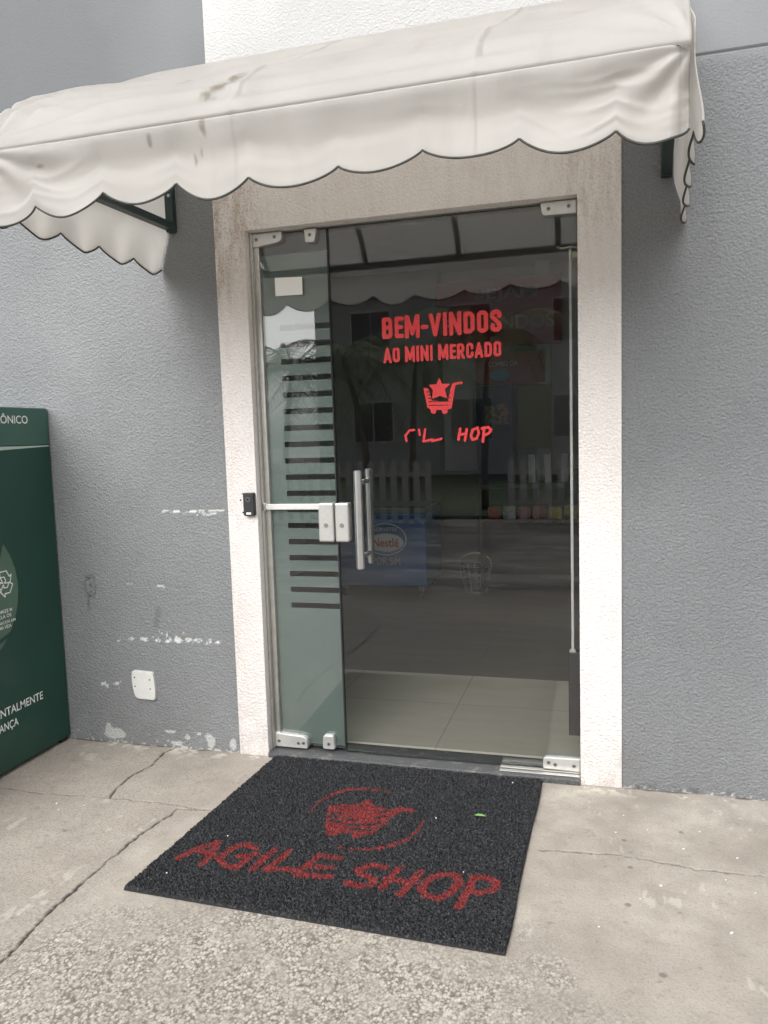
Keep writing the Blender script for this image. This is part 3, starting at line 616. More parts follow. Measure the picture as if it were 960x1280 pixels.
def make_canopy():
    y, z, t = interp_prof(90); xs = np.linspace(AX0, AX1, 330)
    X, T = np.meshgrid(xs, t); Y = np.repeat(y[:, None], len(xs), 1); Z = np.repeat(z[:, None], len(xs), 1)
    Lp = 1.12; S = (1-T)*Lp
    endd = np.minimum(X-AX0, AX1-X)
    sag = sstep(0, .32, endd)*np.sin(np.pi*np.clip(T, 0, 1))**1.0
    ny, nz = -.45, .89                                              # roughly normal to the slope
    d = -.030*sag*sstep(.15, .6, T)*(1-sstep(.86, 1, T))
    d = d + wrinkle(X, S, AX0, 15, .011, .42, .3)*sstep(1, .93, T) + wrinkle(X, S, AX1, 13, .006, .25, 1.4)*sstep(1, .93, T)
    d = d + .010*(fbm(X*2.2, S*5, 3, 400)-.5)*np.sin(np.pi*T) + .012*(fbm(X*1.4+3, S*13, 3, 410)-.5)*sstep(.45, .75, T)*(1-sstep(.93, 1, T))
    # long horizontal folds just above the front bar
    d = d + .006*np.exp(-((S-.115-.03*fbm(X*2, 0*X, 2, 3))/.020)**2)*(1-sstep(.3, .9, X)) - .005*np.exp(-((S-.075)/.015)**2)*(1-sstep(.2, .9, X))
    d = d - .005*np.exp(-((S-.20-.22*(X-AX0)*.6)/.010)**2)*(1-sstep(.15, .55, X-AX0)) + .004*np.exp(-((S-.17-.30*(X-AX0)*.5)/.014)**2)*(1-sstep(.2, .8, X-AX0))
    corner = sstep(.05, 0, endd)                                    # corner rounds off
    X2 = X
    st = np.zeros_like(X)
    for cx, cs, rx, rs, a in ((-.435, .135, .036, .060, .95), (-.405, .20, .034, .055, .9), (-.46, .09, .022, .035, .8), (-.60, .27, .022, .030, .85), (-.36, .25, .03, .03, .6), (-.71, .20, .006, .008, .9)):
        q = np.hypot((X-cx)/rx, (S-cs)/rs); st = np.maximum(st, a*(1-sstep(.5, 1.0, q+1.4*(fbm(X*40, S*40, 4, 420)-.5)))*(.35+.65*sstep(.44, .54, fbm(X*70, S*50, 4, 421))))
    st = np.maximum(st, .14*sstep(.62, .75, fbm(X*18, S*7, 4, 430))*sstep(.5, .65, fbm(X*3, S*2, 2, 431)))
    seam = np.zeros_like(X)
    for sx in (-.37, .27):
        seam = np.maximum(seam, (np.abs(X-sx-.01*np.sin(S*9)) < .007)*sstep(.03, .1, S)*.8); d = d + .003*np.exp(-((X-sx)/.012)**2)
    wall_hold = sstep(0, .10, T)
    Y = Y + ny*d*wall_hold; Z = Z + nz*d*wall_hold
    me, _ = grid_mesh('canopy', np.stack([splay(X2, Y), Y, Z], -1)); attr(me, 'stain', st); attr(me, 'seam', seam)
    o = link('canopy', me, m_canvas, aw, True); solid(o)
make_canopy()
def valance_pts():
    xs = np.linspace(AX0, AX1, 420); v = np.linspace(0, 1, 40); X, V = np.meshgrid(xs, v)
    zt = 2.152; zb = 2.000-scallop(X, CUSP, 1)*(.034+.018*vnoise(X*4.3, 0*X, 3))+.008*np.sin(X*7); zb = zb - .012*sstep(.6, .8, X)
    Z = zt+(zb-zt)*V; S = (zt-Z)
    Y = -.897+.024*sstep(.0, .55, V)-.010*V
    Y = Y + V*.005*np.cos((X-AX0)/.228*2*np.pi+.6+2.2*fbm(X*3, 0*X, 2, 9)) + .009*V*(fbm(X*2.5, V*1.2, 2, 440)-.5)
    Y = Y + wrinkle(X, S, AX0, 11, .009, .20, .8) + wrinkle(X, S, AX1, 10, .011, .18, 2.0) + .006*(fbm(X*4-V*2, V*3+X*2, 2, 450)-.5)*sstep(0, .2, V) + .004*(np.abs(fbm(X*5+V*3, V*4-X*3, 2, 455)-.5)*4-.4)*sstep(0, .3, V)*sstep(.9, .3, np.minimum(X-AX0, AX1-X)*2)
    Y = Y - .010*np.exp(-((X+.33)/.05)**2)*V**2
    cr = sstep(.045, 0, X-AX0)+sstep(.045, 0, AX1-X)
    Y = Y + .022*cr
    st = np.zeros_like(X)
    for cx, cz, rx, rz in ((-.455, 2.135, .010, .03), (-.49, 2.06, .004, .02), (-.47, 2.075, .004, .015), (-.62, 2.12, .008, .02), (-.98, 2.10, .014, .004)):
        st = np.maximum(st, .75*(1-sstep(.5, 1.1, np.hypot((X-cx)/rx, (Z-cz)/rz)+.9*(fbm(X*60, Z*60, 3, 460)-.5))))
    st = np.maximum(st, .08*sstep(.6, .8, fbm(X*30, Z*6, 3, 470)))
    X = X - .07*V*sstep(.16, 0, X-AX0)
    return X, Y, Z, st
def make_valance():
    X, Y, Z, st = valance_pts()
    me, _ = grid_mesh('valance', np.stack([X, Y, Z], -1)); attr(me, 'stain', st); attr(me, 'seam', np.maximum(np.where(np.abs(X-(AX1-.022)) < .0035, .9, 0), np.maximum(.5*(np.abs(X+.37) < .004), .5*(np.abs(X-.27) < .004))))
    v = link('valance', me, m_canvas, aw, True); solid(v)
    bm = NB(); tube(bm, np.stack([X[-1], Y[-1], Z[-1]], -1).tolist(), .0031, 6); obj('piping', bm, m_piping, v, smooth=True)
make_valance()
def side_cloth(x, sgn):
    # end panel between the sloping edge and the horizontal arm, then the hanging side valance, in one sheet
    y, z, t = interp_prof(90); k = y.argmin(); ys = np.linspace(-.882, -.006, 160); o_ = np.argsort(y[:k+1]); top = np.interp(ys, y[:k+1][o_], z[:k+1][o_])-.003
    cus = [-.885, -.80, -.60, -.405, -.20, .0]
    v = np.linspace(0, 1, 60); YY, V = np.meshgrid(ys, v); TT = np.repeat(top[None], 60, 0)
    zb = 1.996-scallop(YY, cus, .040)
    Z = TT+(zb-TT)*V; under = sstep(2.14, 1.98, Z)
    X = splay(x+0*YY, YY) + sgn*(.010*(fbm(YY*3, Z*4, 3, 500+int(sgn))-.5) + under*(.009*np.cos(YY/.205*2*np.pi+1)+.012*(fbm(YY*6, Z*3, 3, 520)-.5)) + .030*under*(.35+.65*np.clip(1+YY/.885, 0, 1))) + sgn*.012*np.exp(-((YY+.87)/.03)**2)
    me, _ = grid_mesh('side_valance', np.stack([X, YY, Z], -1)); attr(me, 'stain', .3*sstep(.6, .75, fbm(YY*9, Z*9, 3, 530))); attr(me, 'seam', 0*X)
    s = link('side_valance', me, m_canvas, aw, True); solid(s)
    bm = NB(); tube(bm, np.stack([X[-1], YY[-1], Z[-1]], -1).tolist(), .0031, 6); obj('piping', bm, m_piping, s, smooth=True)
side_cloth(AX0+.003, -1); side_cloth(AX1-.003, 1)
bm = NB(); box(bm, AX0+.025, AX1-.02, -.876, -.846, 2.130, 2.160, .003); obj('front_bar', bm, m_frame, aw)
for x in (-.575, -.105, .365):
    bm = NB(); tube(bm, [(x, -.02, 2.690), (x, -.44, 2.462), (x, -.70, 2.325), (x, -.80, 2.250), (x, -.850, 2.162)], .014, 8); obj('bow', bm, m_frame, aw, smooth=True)
for x, xf in ((-1.075, -1.112), (.768, .722)):
    bm = NB(); vs = box(bm, x-.016, x+.016, -.8455, -.030, 2.132, 2.160)
    for v_ in vs:
        if v_.co.y < -.5: v_.co.x += xf-x
    obj('frame_arm', bm, m_frame, aw)
for x, xf in ((-1.075, -1.112), (.768, .722)):
    bm = NB(); box(bm, x-.017, x+.017, -.030, -.001, 2.125, 2.70, .003); br = obj('wall_upright', bm, m_frame, aw)
    bm = NB(); disc_y(bm, x+.004, 2.262, -.034, -.029, .006, 12); obj('bolt', bm, m_steel, br)
    bm = NB(); tube(bm, [(x, -.02, 2.685), ((x+xf)/2, -.44, 2.468), (x*.2+xf*.8, -.70, 2.335), (xf, -.80, 2.255), (xf, -.855, 2.165)], .012, 8); obj('bow', bm, m_frame, aw, smooth=True)
bm = NB(); box(bm, AX0+.055, AX1-.055, -.022, -.001, 2.690, 2.716, .003); obj('wall_rail', bm, m_frame, aw)

# ------------------------------------------------------------------ doormat of coiled vinyl
LET = [[[-.714,-.81],[-.685,-.743],[-.636,-.694]],[[-.638,-.698],[-.623,-.768],[-.625,-.827]],[[-.677,-.752],[-.615,-.772]],[[-.503,-.702],[-.539,-.687],[-.575,-.718],[-.587,-.782],[-.558,-.813],[-.516,-.824],[-.502,-.784],[-.504,-.747]],[[-.536,-.759],[-.484,-.737]],[[-.435,-.698],[-.449,-.745],[-.459,-.816]],[[-.391,-.7],[-.404,-.762],[-.419,-.812]],[[-.419,-.812],[-.372,-.796],[-.315,-.789]],[[-.221,-.7],[-.29,-.699],[-.305,-.756],[-.314,-.814]],[[-.301,-.765],[-.229,-.754]],[[-.313,-.815],[-.267,-.808],[-.217,-.802]],[[-.072,-.716],[-.115,-.715],[-.151,-.749],[-.121,-.772],[-.086,-.784],[-.086,-.813],[-.12,-.83],[-.157,-.819]],[[-.027,-.711],[-.043,-.769],[-.052,-.824]],[[.041,-.716],[.025,-.773],[.007,-.843]],[[-.049,-.776],[.031,-.777]],[[.143,-.713],[.105,-.716],[.069,-.754],[.059,-.803],[.082,-.834],[.119,-.835],[.148,-.797],[.16,-.747],[.143,-.713]],[[.197,-.71],[.191,-.773],[.18,-.86]],[[.194,-.711],[.234,-.707],[.265,-.724],[.257,-.763],[.225,-.788],[.193,-.782]]]
ARC = [[[-.42,-.438],[-.415,-.363],[-.387,-.298],[-.34,-.251],[-.277,-.232],[-.213,-.233],[-.172,-.24]],[[-.247,-.638],[-.192,-.64],[-.132,-.626],[-.082,-.592],[-.045,-.546],[-.024,-.488],[-.019,-.421]]]
CART = [[-.371,-.383],[-.315,-.359],[-.268,-.349],[-.244,-.303],[-.213,-.349],[-.168,-.356],[-.143,-.367],[-.123,-.341],[-.068,-.346],[-.063,-.367],[-.11,-.369],[-.13,-.414],[-.149,-.496],[-.161,-.543],[-.196,-.546],[-.192,-.574],[-.216,-.579],[-.231,-.549],[-.274,-.558],[-.279,-.576],[-.308,-.58],[-.333,-.526]]
SLIT = [[[-.343,-.433],[-.309,-.425]],[[-.335,-.455],[-.305,-.455]],[[-.327,-.483],[-.289,-.485]],[[-.272,-.471],[-.243,-.463]],[[-.258,-.497],[-.194,-.485]],[[-.244,-.525],[-.176,-.512]],[[-.18,-.48],[-.164,-.463]],[[-.179,-.43],[-.151,-.415]],[[-.179,-.392],[-.162,-.377]]]
def make_mat():
    root = empty('doormat', (-.24, -.5, 0)); tag(root, 'black coiled vinyl doormat with red cart emblem and red brush lettering, before the door', 'doormat')
    c = [(-.733, -.021), (.343, -.021), (.325, -1.019), (-.791, -.985)]; n, m = 300, 320
    u = np.linspace(0, 1, m); v = np.linspace(0, 1, n); U, V = np.meshgrid(u, v)
    X = (c[0][0]*(1-U)+c[1][0]*U)*(1-V)+(c[3][0]*(1-U)+c[2][0]*U)*V; Y = (c[0][1]*(1-U)+c[1][1]*U)*(1-V)+(c[3][1]*(1-U)+c[2][1]*U)*V
    X = X+.004*np.sin(V*9)*(U > .98); Y = Y + .005*(fbm(U*6, 0*U, 2, 601)-.5)*sstep(.8, 1, V)
    Z = .013 +   .0085*(rng.random((n, m))-.5) + .003*(fbm(U*5, V*5, 3, 600)-.5) + .004*sstep(.9, 1, V)*(fbm(U*4, 0*U, 2, 610)-.4)
    edge = np.minimum(np.minimum(U*1.08, (1-U)*1.08), np.minimum(V, 1-V)); Z = np.where(edge < .002, .0055, Z)
    X = X + .0022*(rng.random((n, m))-.5); Y = Y + .0022*(rng.random((n, m))-.5)
    cx, cy = X[:-1, :-1], Y[:-1, :-1]; jx = .006*(fbm(cx*150, cy*150, 2, 620)-.5)+.005*(rng.random(cx.shape)-.5); jy = .006*(fbm(cx*150, cy*150, 2, 630)-.5)+.005*(rng.random(cx.shape)-.5)
    qx, qy = cx+jx, cy+jy
    let = np.zeros(cx.shape, bool)
    for s in LET: let |= dist_poly(qx, qy, s) < .0125
    let &= rng.random(cx.shape) > .10
    emb = np.zeros(cx.shape, bool)
    for s in ARC:
        a = np.array(s); dd = dist_poly(qx, qy, s); e = np.minimum(np.hypot(qx-a[0][0], qy-a[0][1]), np.hypot(qx-a[-1][0], qy-a[-1][1])); emb |= dd < (.0035+.0075*sstep(0, .25, e))
    cart = in_poly(qx, qy, CART)
    for s in SLIT: cart &= ~(dist_poly(qx, qy, s) < .0075)
    emb = (emb | cart) & (rng.random(cx.shape) > .10)
    P = np.stack([X, Y, Z], -1)
    for nm, k, mt in (('pile', ~(let | emb), m_pile), ('brush_lettering', let, m_pilered), ('cart_emblem', emb, m_pilered)):
        me, _ = grid_mesh(nm, P, k); me.polygons.foreach_set('use_smooth', np.zeros(len(me.polygons), bool)); link(nm, me, mt, root, True)
    bm = NB(); a = [bm.verts.new((x, y, .0005)) for x, y in c]; b = [bm.verts.new((x, y, .0055)) for x, y in c]
    for i in range(4): bm.faces.new((a[i], b[i], b[(i+1) % 4], a[(i+1) % 4]))
    bm.faces.new(b[::-1]); obj('backing', bm, m_dark, root)
make_mat()

# ------------------------------------------------------------------ electronics recycling bin
bn = empty('recycling_bin', (-2.1, -.55, 0)); tag(bn, 'dark green electronic waste bin with printed sides, standing against the grey wall', 'recycling bin')
BX0, BX1, BY0, BY1, BZ = -2.45, -1.725, -1.09, -.006, 1.462
bm = NB(); box(bm, BX0, BX1, BY0, BY1, .018, 1.3045, .004); obj('body', bm, m_bin, bn)
bm = NB(); box(bm, BX0, BX1, BY0, BY1, 1.3055, BZ, .004); obj('header', bm, m_binhead, bn)
for x in (BX0+.03, BX1-.03):
    for y in (BY0+.03, BY1-.03):
        bm = NB(); box(bm, x-.02, x+.02, y-.02, y+.02, 0, .0175); obj('foot', bm, m_dark, bn)
side_f = lambda dx: (lambda U, V: (np.full_like(U, BX1+dx), U, V))      # u runs towards the wall
cy, cz, R = -.545, .742, .288
dcut = [(-.62, .30), (-.395, .79), (-.30, 1.05)]
def disc_fn(X, Z): return (np.hypot(X-cy, Z-cz) < R)
def cut1(X, Z): return np.abs((Z-.905)-(X+.335)*2.6) < .022
def cut2(X, Z): return np.abs((Z-.545)-(X+.36)*.35) < .008
pl_s = lambda dx: (lambda X, Z: (np.full_like(X, BX1+dx), X, Z))
me = mask_mesh('printed_disc', lambda X, Z: disc_fn(X, Z) & ~cut1(X, Z) & ~cut2(X, Z), cy-R, cy+R, cz-R, cz+R, .003, pl_s(.0012)); link('printed_disc', me, m_disc, bn, True)
bm = NB(); q = [(BY1-.004, 1.3045), (BY1-.004, 1.3005), (BY0+.004, 1.262), (BY0+.004, 1.3045)]
bm.faces.new([bm.verts.new((BX1+.0012, y, z)) for y, z in q]); obj('header_stripe', bm, m_pale, bn)
fit_text('lettering', 'LIXO ELETRÔNICO', side_f(.0012), -.52, -.129, 1.396, 1.437, m_print, bn, bold=.012)
fit_text('lettering', 'AMBIENTALMENTE', side_f(.0012), -.525, -.162, .238, .271, m_print, bn, bold=.008)
fit_text('lettering', 'SEGURANÇA', side_f(.0012), -.525, -.312, .173, .213, m_print, bn, bold=.008)
for i, (s, x0, x1, z0) in enumerate((('ECONOMIZE M', -.43, -.300, .648), ('RECICLA OS', -.42, -.306, .628), ('ELETRÔNICOS EM', -.45, -.285, .605), ('PARA UMA VIDA', -.43, -.310, .585))):
    fit_text('small_print', s, side_f(.0024), x0, x1, z0, z0+.014, m_print, bn, bold=.012)
def recyc(X, Z):
    k = np.zeros(X.shape, bool)
    for a in range(3):
        th = math.radians(90-120*a+30); c_, s_ = math.cos(th), math.sin(th)
        # bent arrow outline in a local frame
        P = [(-.016, .048), (.020, .048), (.034, .024), (.045, .030), (.036, -.002), (.004, .002), (.014, .010), (.006, .026), (-.016, .026), (-.016, .048)]
        pts = [(-.335+ (c_*x - s_*y), .765 + (s_*x + c_*y)) for x, y in P]
        k |= dist_poly(X, Z, pts) < .0024
    return k
link('recycling_symbol', mask_mesh('recycling_symbol', recyc, -.42, -.25, .68, .85, .0011, pl_s(.0024)), m_print, bn, True)

# ------------------------------------------------------------------ small things on the ground
bm = NB(); pts = [(-.022, 0), (-.010, .007), (.006, .008), (.020, .001), (.006, -.006), (-.010, -.006)]
v = [bm.verts.new((x, y, .002*abs(x)/.02+(.004 if abs(y) > .004 else 0))) for x, y in pts]; cvx = bm.verts.new((0, 0, .0015))
for i in range(6): bm.faces.new((v[i], v[(i+1) % 6], cvx))
lf = obj('fallen_leaf', bm, M('fresh_leaf', (.16, .33, .10), .5)); solid(lf, .0006); lf.location = (.164, -.359, .0185); lf.rotation_euler = (0, .15, .3)
tag(lf, 'small fresh green leaf lying on the doormat right of the red emblem', 'leaf')
chips = [(.627, -.22), (.70, -.30), (.86, -.28), (.80, -.40), (.95, -.42), (.90, -.55), (.72, -.62), (.66, -.70), (.88, -.80), (.60, -.34), (.97, -.60), (.55, -.85), (-1.25, -.55), (-1.36, -.56), (-1.32, -.60)]
mc = M('pale_chip', (.72, .69, .62), .7); base = None
for i, (x, y) in enumerate(chips):
    if base is None:
        bm = NB(); prism_xz(bm, rounded([(-.006, -.003), (.005, -.004), (.007, .002), (-.003, .004)], .002, 2), -.0015, .0015, .0006)
        bmesh.ops.rotate(bm, verts=bm.verts[:], matrix=Matrix.Rotation(math.pi/2, 3, 'X')); base = o = obj('debris_chip', bm, mc)
    else:
        o = base.copy(); COL.objects.link(o)
    o.location = (x, y, .0028); o.rotation_euler.z = random.random()*6.3; s = random.uniform(.35, .85); o.scale = (s, s, s)
    tag(o, 'tiny pale chip of debris lying loose on the bare concrete', 'debris', 'pale debris chips on the concrete')
for i, (x, y, lab) in enumerate(((.165, -.70, ''), (-.70, -.9, ''), (.02, -.4, ''), (-.62, -.66, ''), (.24, -.08, ''))):
    o = base.copy(); COL.objects.link(o); o.location = (x, y, .0175); o.rotation_euler.z = i; o.scale = (.35+.3*((i*7) % 5)/5,)*2+(.8,)
    tag(o, 'tiny pale chip of debris lying on the black doormat', 'debris', 'pale debris chips on the doormat')

# ------------------------------------------------------------------ inside the shop
fz = empty('ice_cream_freezer', (-1.1, 3.1, .026)); tag(fz, 'blue chest freezer with an oval brand logo, inside the shop behind the door', 'freezer')
m_blue = M('blue_enamel', (.055, .17, .40), .35, var=.06)
bm = NB(); box(bm, -1.49, -.745, 2.90, 3.50, .13, .70, .012); obj('cabinet', bm, m_blue, fz)
bm = NB(); box(bm, -1.49, -.745, 2.902, 3.50, .7005, .74, .006); obj('lid', bm, M('lid_grey', (.16, .18, .20), .25), fz)
for x in (-1.43, -.80):
    for y in (2.96, 3.44):
        bm = NB(); tube(bm, [(x-.012, y, .066), (x+.012, y, .066)], .038, 16); c_ = obj('caster', bm, m_black, fz, smooth=False)
        bm = NB(); box(bm, x-.02, x+.02, y-.015, y+.015, .095, .1295); obj('caster_fork', bm, m_steel, c_)
def ell(bm, x, z, a, b, y0, y1, n=40): prism_xz(bm, [(x+a*math.cos(2*math.pi*k/n), z+b*math.sin(2*math.pi*k/n)) for k in range(n)], y0, y1)
bm = NB(); ell(bm, -1.06, .50, .165, .125, 2.896, 2.899); lg = obj('logo_rim', bm, m_print, fz)
bm = NB(); ell(bm, -1.06, .50, .158, .118, 2.893, 2.8955); obj('logo_field', bm, m_blue, lg)
bm = NB(); ell(bm, -1.06, .475, .142, .072, 2.890, 2.8925); obj('logo_oval', bm, m_print, lg)
fit_text('logo_lettering', 'Nestlé', front(2.8895), -1.165, -.955, .44, .51, M('logo_red', (.55, .03, .05), .5), lg, bold=.02)
fit_text('logo_lettering', 'SORVETES', front(2.8925), -1.155, -.965, .565, .592, m_print, lg)
fit_text('slogan', 'POR SIM', front(2.899), -1.17, -.95, .30, .36, M('pale_yellow_print', (.55, .52, .30), .5), fz)
sp = empty('welcome_panel', (-.3, 4.09, 2.0)); tag(sp, 'dull red wall panel with large welcome words, high on the back wall', 'wall panel')
bm = NB(); box(bm, -.86, .22, 4.07, 4.095, 2.04, 2.62); obj('board', bm, M('dull_red_board', (.36, .05, .06), .6), sp)
m_pink = M('grey_pink_print', (.46, .36, .35), .6)
fit_text('lettering', 'SEJAM', front(4.066), -.52, .02, 2.42, 2.54, m_pink, sp, bold=.02); fit_text('lettering', 'BEM-VINDOS', front(4.066), -.80, .16, 2.18, 2.30, m_pink, sp, bold=.02)
kd = empty('snack_cabinet', (-.33, 4.0, .026)); tag(kd, 'tall dark blue display cabinet with a red header, against the back wall', 'display cabinet')
bm = NB(); box(bm, -.475, -.17, 3.75, 4.09, .03, 1.69, .006); obj('cabinet', bm, M('navy_board', (.045, .07, .14), .45), kd)
bm = NB(); box(bm, -.475, .10, 3.74, 3.76, 1.695, 1.95); hdr = obj('header', bm, M('maroon_board', (.28, .04, .05), .5), kd)
fit_text('lettering', 'COMBO DA', front(3.738), -.36, -.12, 1.84, 1.88, m_print, hdr)
bm = NB(); ell(bm, -.27, 1.77, .085, .05, 3.730, 3.7385); obj('badge', bm, M('sky_blue_print', (.07, .26, .44), .5), hdr)
bm = NB(); box(bm, -.40, -.30, 3.742, 3.749, 1.36, 1.52); obj('picture', bm, M('photo_print', (.33, .30, .26), .5, var=.6, vscale=40), kd)
bm = NB(); box(bm, -.295, -.20, 3.742, 3.749, 1.36, 1.53); obj('picture', bm, M('pink_photo_print', (.42, .28, .24), .5, var=.6, vscale=40), kd)
yp = tag(obj('yellow_poster', (lambda b: (box(b, -.165, .13, 4.095, 4.11, 1.15, 1.69), b)[1])(NB()), M('mustard_board', (.36, .33, .12), .6)), 'mustard yellow board on the back wall right of the blue cabinet', 'poster')
ct = empty('shop_counter', (.05, 3.4, .026)); tag(ct, 'low dark shelf counter with rows of packets inside the shop', 'counter')
m_ct = M('black_laminate', (.02, .021, .022), .4)
bm = NB(); box(bm, -.36, .75, 3.1, 3.55, .86, .90, .004); obj('countertop', bm, m_ct, ct)
bm = NB(); box(bm, -.34, .73, 3.12, 3.54, .60, .63); obj('shelf', bm, m_ct, ct)
bm = NB(); box(bm, -.34, .73, 3.12, 3.54, .10, .13); obj('shelf', bm, m_ct, ct)
for x in (-.36, .73):
    bm = NB(); box(bm, x, x+.02, 3.1, 3.55, .027, .859); obj('side_panel', bm, m_ct, ct)
bm = NB(); box(bm, -.338, .728, 3.52, 3.548, .131, .599); obj('back_panel', bm, m_ct, ct)
cols = [('red', (.40, .04, .05)), ('silver', (.30, .31, .32)), ('crimson', (.32, .05, .06)), ('dark red', (.28, .035, .035)), ('amber', (.45, .33, .06)), ('ochre', (.38, .29, .07))]
for i, (cn, cc) in enumerate(cols):
    b = NB(); x = -.30+i*.115; box(b, x, x+.10, 3.13, 3.30, .6305, .72+.01*(i % 2), .006)
    tag(obj('snack_packet', b, M(cn+'_packet', tuple(v*.45 for v in cc), .35, var=.5, vscale=30)), ['bright red snack packet at the left end of the counter shelf', 'silver grey snack packet beside the red one on the shelf', 'crimson snack packet, third along the counter shelf', 'dark red snack packet beside the amber one on the shelf', 'amber yellow snack packet on the counter shelf', 'ochre snack packet at the right end of the packet row'][i], 'snack packet', 'snack packets on the counter shelf')
for i, x in enumerate((.0, .12, .25)):
    b = NB(); box(b, x, x+.055, 3.25, 3.31, .9005, 1.12, .004)
    tag(obj('pale_carton', b, M('pale_carton', (.34, .35, .35), .5)), ['pale upright carton on the counter, leftmost of three', 'pale upright carton on the counter, between two alike', 'pale upright carton on the counter, nearest the right jamb'][i], 'carton', 'pale cartons on the countertop')
bk = empty('wire_basket', (-.43, 3.3, .026)); tag(bk, 'white wire shopping basket with a loop handle standing on the tiled floor', 'basket')
bm = NB()
for k in range(14):
    a = 2*math.pi*k/14; tube(bm, [(-.43+.085*math.cos(a), 3.30+.085*math.sin(a), .027), (-.43+.13*math.cos(a), 3.30+.13*math.sin(a), .24)], .004, 6)
for z in (.03, .08, .13, .18, .24):
    r_ = .085+.045*(z-.027)/.213; tube(bm, [(-.43+r_*math.cos(2*math.pi*k/24), 3.30+r_*math.sin(2*math.pi*k/24), z) for k in range(25)], .0045, 6)
obj('basket_body', bm, m_alu, bk)
bm = NB(); tube(bm, [(-.43+.13*math.cos(t), 3.30, .24+.10*math.sin(t)) for t in np.linspace(0, math.pi, 14)], .006, 8); obj('handle', bm, m_alu, bk, smooth=True)
ov = empty('oval_panel', (-1.14, 1.0, 0)); tag(ov, 'pale upright oval panel on a thin stand behind the striped sidelight', 'oval panel')
bm = NB(); prism_xz(bm, [(-1.135+.088*math.cos(t)*(1-.12*math.sin(t)), 1.41+.175*math.sin(t)) for t in np.linspace(0, 2*math.pi, 40, endpoint=False)], .99, 1.02, .006); obj('oval_board', bm, M('pale_mint_board', (.62, .70, .66), .4), ov)
bm = NB(); tube(bm, [(-1.135, 1.01, .027), (-1.135, 1.01, 1.24)], .012, 10); obj('stand', bm, m_steel, ov, smooth=True)
bm = NB(); tube(bm, [(-1.135, 1.01, .027), (-1.135, 1.01, .037)], .12, 24); obj('foot', bm, m_steel, ov)

# ------------------------------------------------------------------ what the glass reflects: the yard behind the photographer
m_turf = M('turf', (.055, .085, .030), .9, var=.4, vscale=3, bump=.5, bscale=40, bdist=.02)
bm = NB(); box(bm, -40, 40, -30, -8.6, -.02, .05); tag(obj('lawn', bm, m_turf), kind='structure')
m_fence = M('grey_white_fence_paint', (.74, .74, .72), .6, var=.12, vscale=6)
def fence(x0, x1, y, lab):
    root = empty('picket_fence', ((x0+x1)/2, y, 0)); tag(root, lab, 'fence', 'picket fences across the yard')
    n = int((x1-x0)/.17); proto = None
    for i in range(n+1):
        x = x0+i*(x1-x0)/n
        if proto is None:
            bm = NB(); prism_xz(bm, [(-.045, 0), (.045, 0), (.045, .86), (0, .93), (-.045, .86)], -.012, .012); proto = p = obj('picket', bm, m_fence, root, keep_world=False)
        else:
            p = proto.copy(); COL.objects.link(p); p.parent = root
        p.location = (x-(x0+x1)/2, .0, 0)
    for z in (.25, .68):
        bm = NB(); box(bm, x0, x1, y-.045, y-.0135, z, z+.07); obj('rail', bm, m_fence, root)
fence(-9.0, -1.9, -8.1, 'pale picket fence left of the yard opening, reflected in the glass')
fence(-.7, 6.0, -8.1, 'pale picket fence right of the yard opening, reflected in the glass')
m_palm = M('palm_leaf', (.075, .115, .045), .45, var=.35, vscale=3)
_n = m_palm.node_tree; _t = _n.nodes.new('ShaderNodeBsdfTranslucent'); _t.inputs[0].default_value = (.22, .30, .12, 1); _x = _n.nodes.new('ShaderNodeMixShader'); _x.inputs[0].default_value = .45
_n.links.new(_n.nodes['Principled BSDF'].outputs[0], _x.inputs[1]); _n.links.new(_t.outputs[0], _x.inputs[2]); _n.links.new(_x.outputs[0], _n.nodes['Material Output'].inputs[0]); m_trunk = M('palm_bark', (.16, .14, .11), .85, var=.3, vscale=12, bump=.6, bscale=20, bdist=.02)
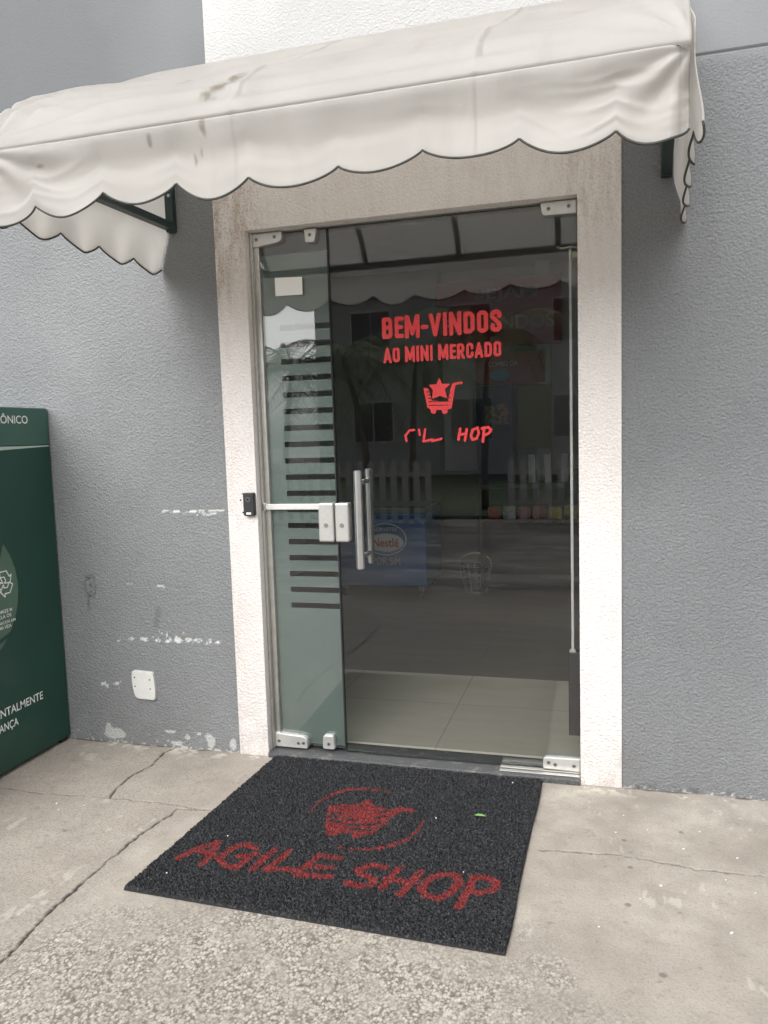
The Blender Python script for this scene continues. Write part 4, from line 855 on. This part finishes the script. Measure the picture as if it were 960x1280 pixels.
def palm(x, y, h, lab, seed, lean):
    R_ = random.Random(seed); root = empty('palm_tree', (x, y, .05)); tag(root, lab, 'palm tree', 'palms across the yard')
    pts = [(x+lean*(k/8)**2, y, .05+h*k/8) for k in range(9)]
    bm = NB(); tube(bm, pts, [.065-.03*k/8 for k in range(9)], 12); obj('trunk', bm, m_trunk, root, smooth=True)
    bm = NB(); tx, ty, tz = pts[-1]
    for f in range(13):
        a = 2*math.pi*f/13+R_.uniform(-.2, .2); up = R_.uniform(.2, 1.15); L = R_.uniform(1.2, 1.75); d = Vector((math.cos(a), math.sin(a), 0)); sd_ = Vector((-d.y, d.x, 0)); prev = None; q = []
        for k in range(15):
            t = k/14; q.append(Vector((tx, ty, tz)) + d*(L*t) + Vector((0, 0, L*(up*t-1.15*t*t))))
        tube(bm, q, [.018*(1-k/15)+.003 for k in range(15)], 5)
        for k in range(1, 14):
            for sub in (0, .5):
                p0 = q[k].lerp(q[k+1], sub) if k < 14 else q[k]; ll = .55*math.sin(math.pi*(.15+.8*k/14)); ax = (q[min(k+1, 14)]-q[k-1]).normalized()
                for s_ in (-1, 1):
                    tip = p0+sd_*s_*ll*.8+ax*ll*.45+Vector((0, 0, -ll*R_.uniform(.25, .6))); w = ax*.013
                    bm.faces.new([bm.verts.new(c) for c in (p0-w, p0+w, tip)])
    obj('crown', bm, m_palm, root)
palm(-3.05, -9.0, 2.5, 'slim palm behind the pale fence, reflected left of the red lettering', 1, -.40)
palm(-2.4, -9.2, 2.35, 'slim palm reflected just under the red lettering', 2, .1)
palm(-4.4, -8.7, 2.3, 'palm reflected in the striped sidelight against bright sky', 3, .2)
palm(-1.3, -9.6, 2.75, 'taller palm reflected right of the red lettering', 4, .1)
ap = empty('apartment_block', (3, -20, 0)); tag(ap, 'grey apartment block across the yard, seen only reflected in the door glass', 'building')
m_ap = M('render_grey', (.50, .505, .51), .85, var=.06, vscale=.6); m_win = M('dark_window', (.03, .035, .04), .15)
bm = NB(); box(bm, -8.0, 14, -28, -20, 0, 5.4); obj('wall', bm, m_ap, ap)
bm = NB(); box(bm, -8.3, 14.3, -28.3, -19.7, 5.401, 5.6); obj('roof_slab', bm, m_ap, ap)
for fl in range(2):
    for k in range(7):
        x = -6.2+k*3.0; z = 1.1+fl*2.7
        bm = NB(); box(bm, x-.65, x+.65, -19.998, -19.95, z-.06, z+1.22); w = obj('window', bm, m_fence, ap)
        bm = NB(); box(bm, x-.6, x-.02, -19.949, -19.94, z, z+1.16); box(bm, x+.02, x+.6, -19.949, -19.94, z, z+1.16); obj('pane', bm, m_win, w)
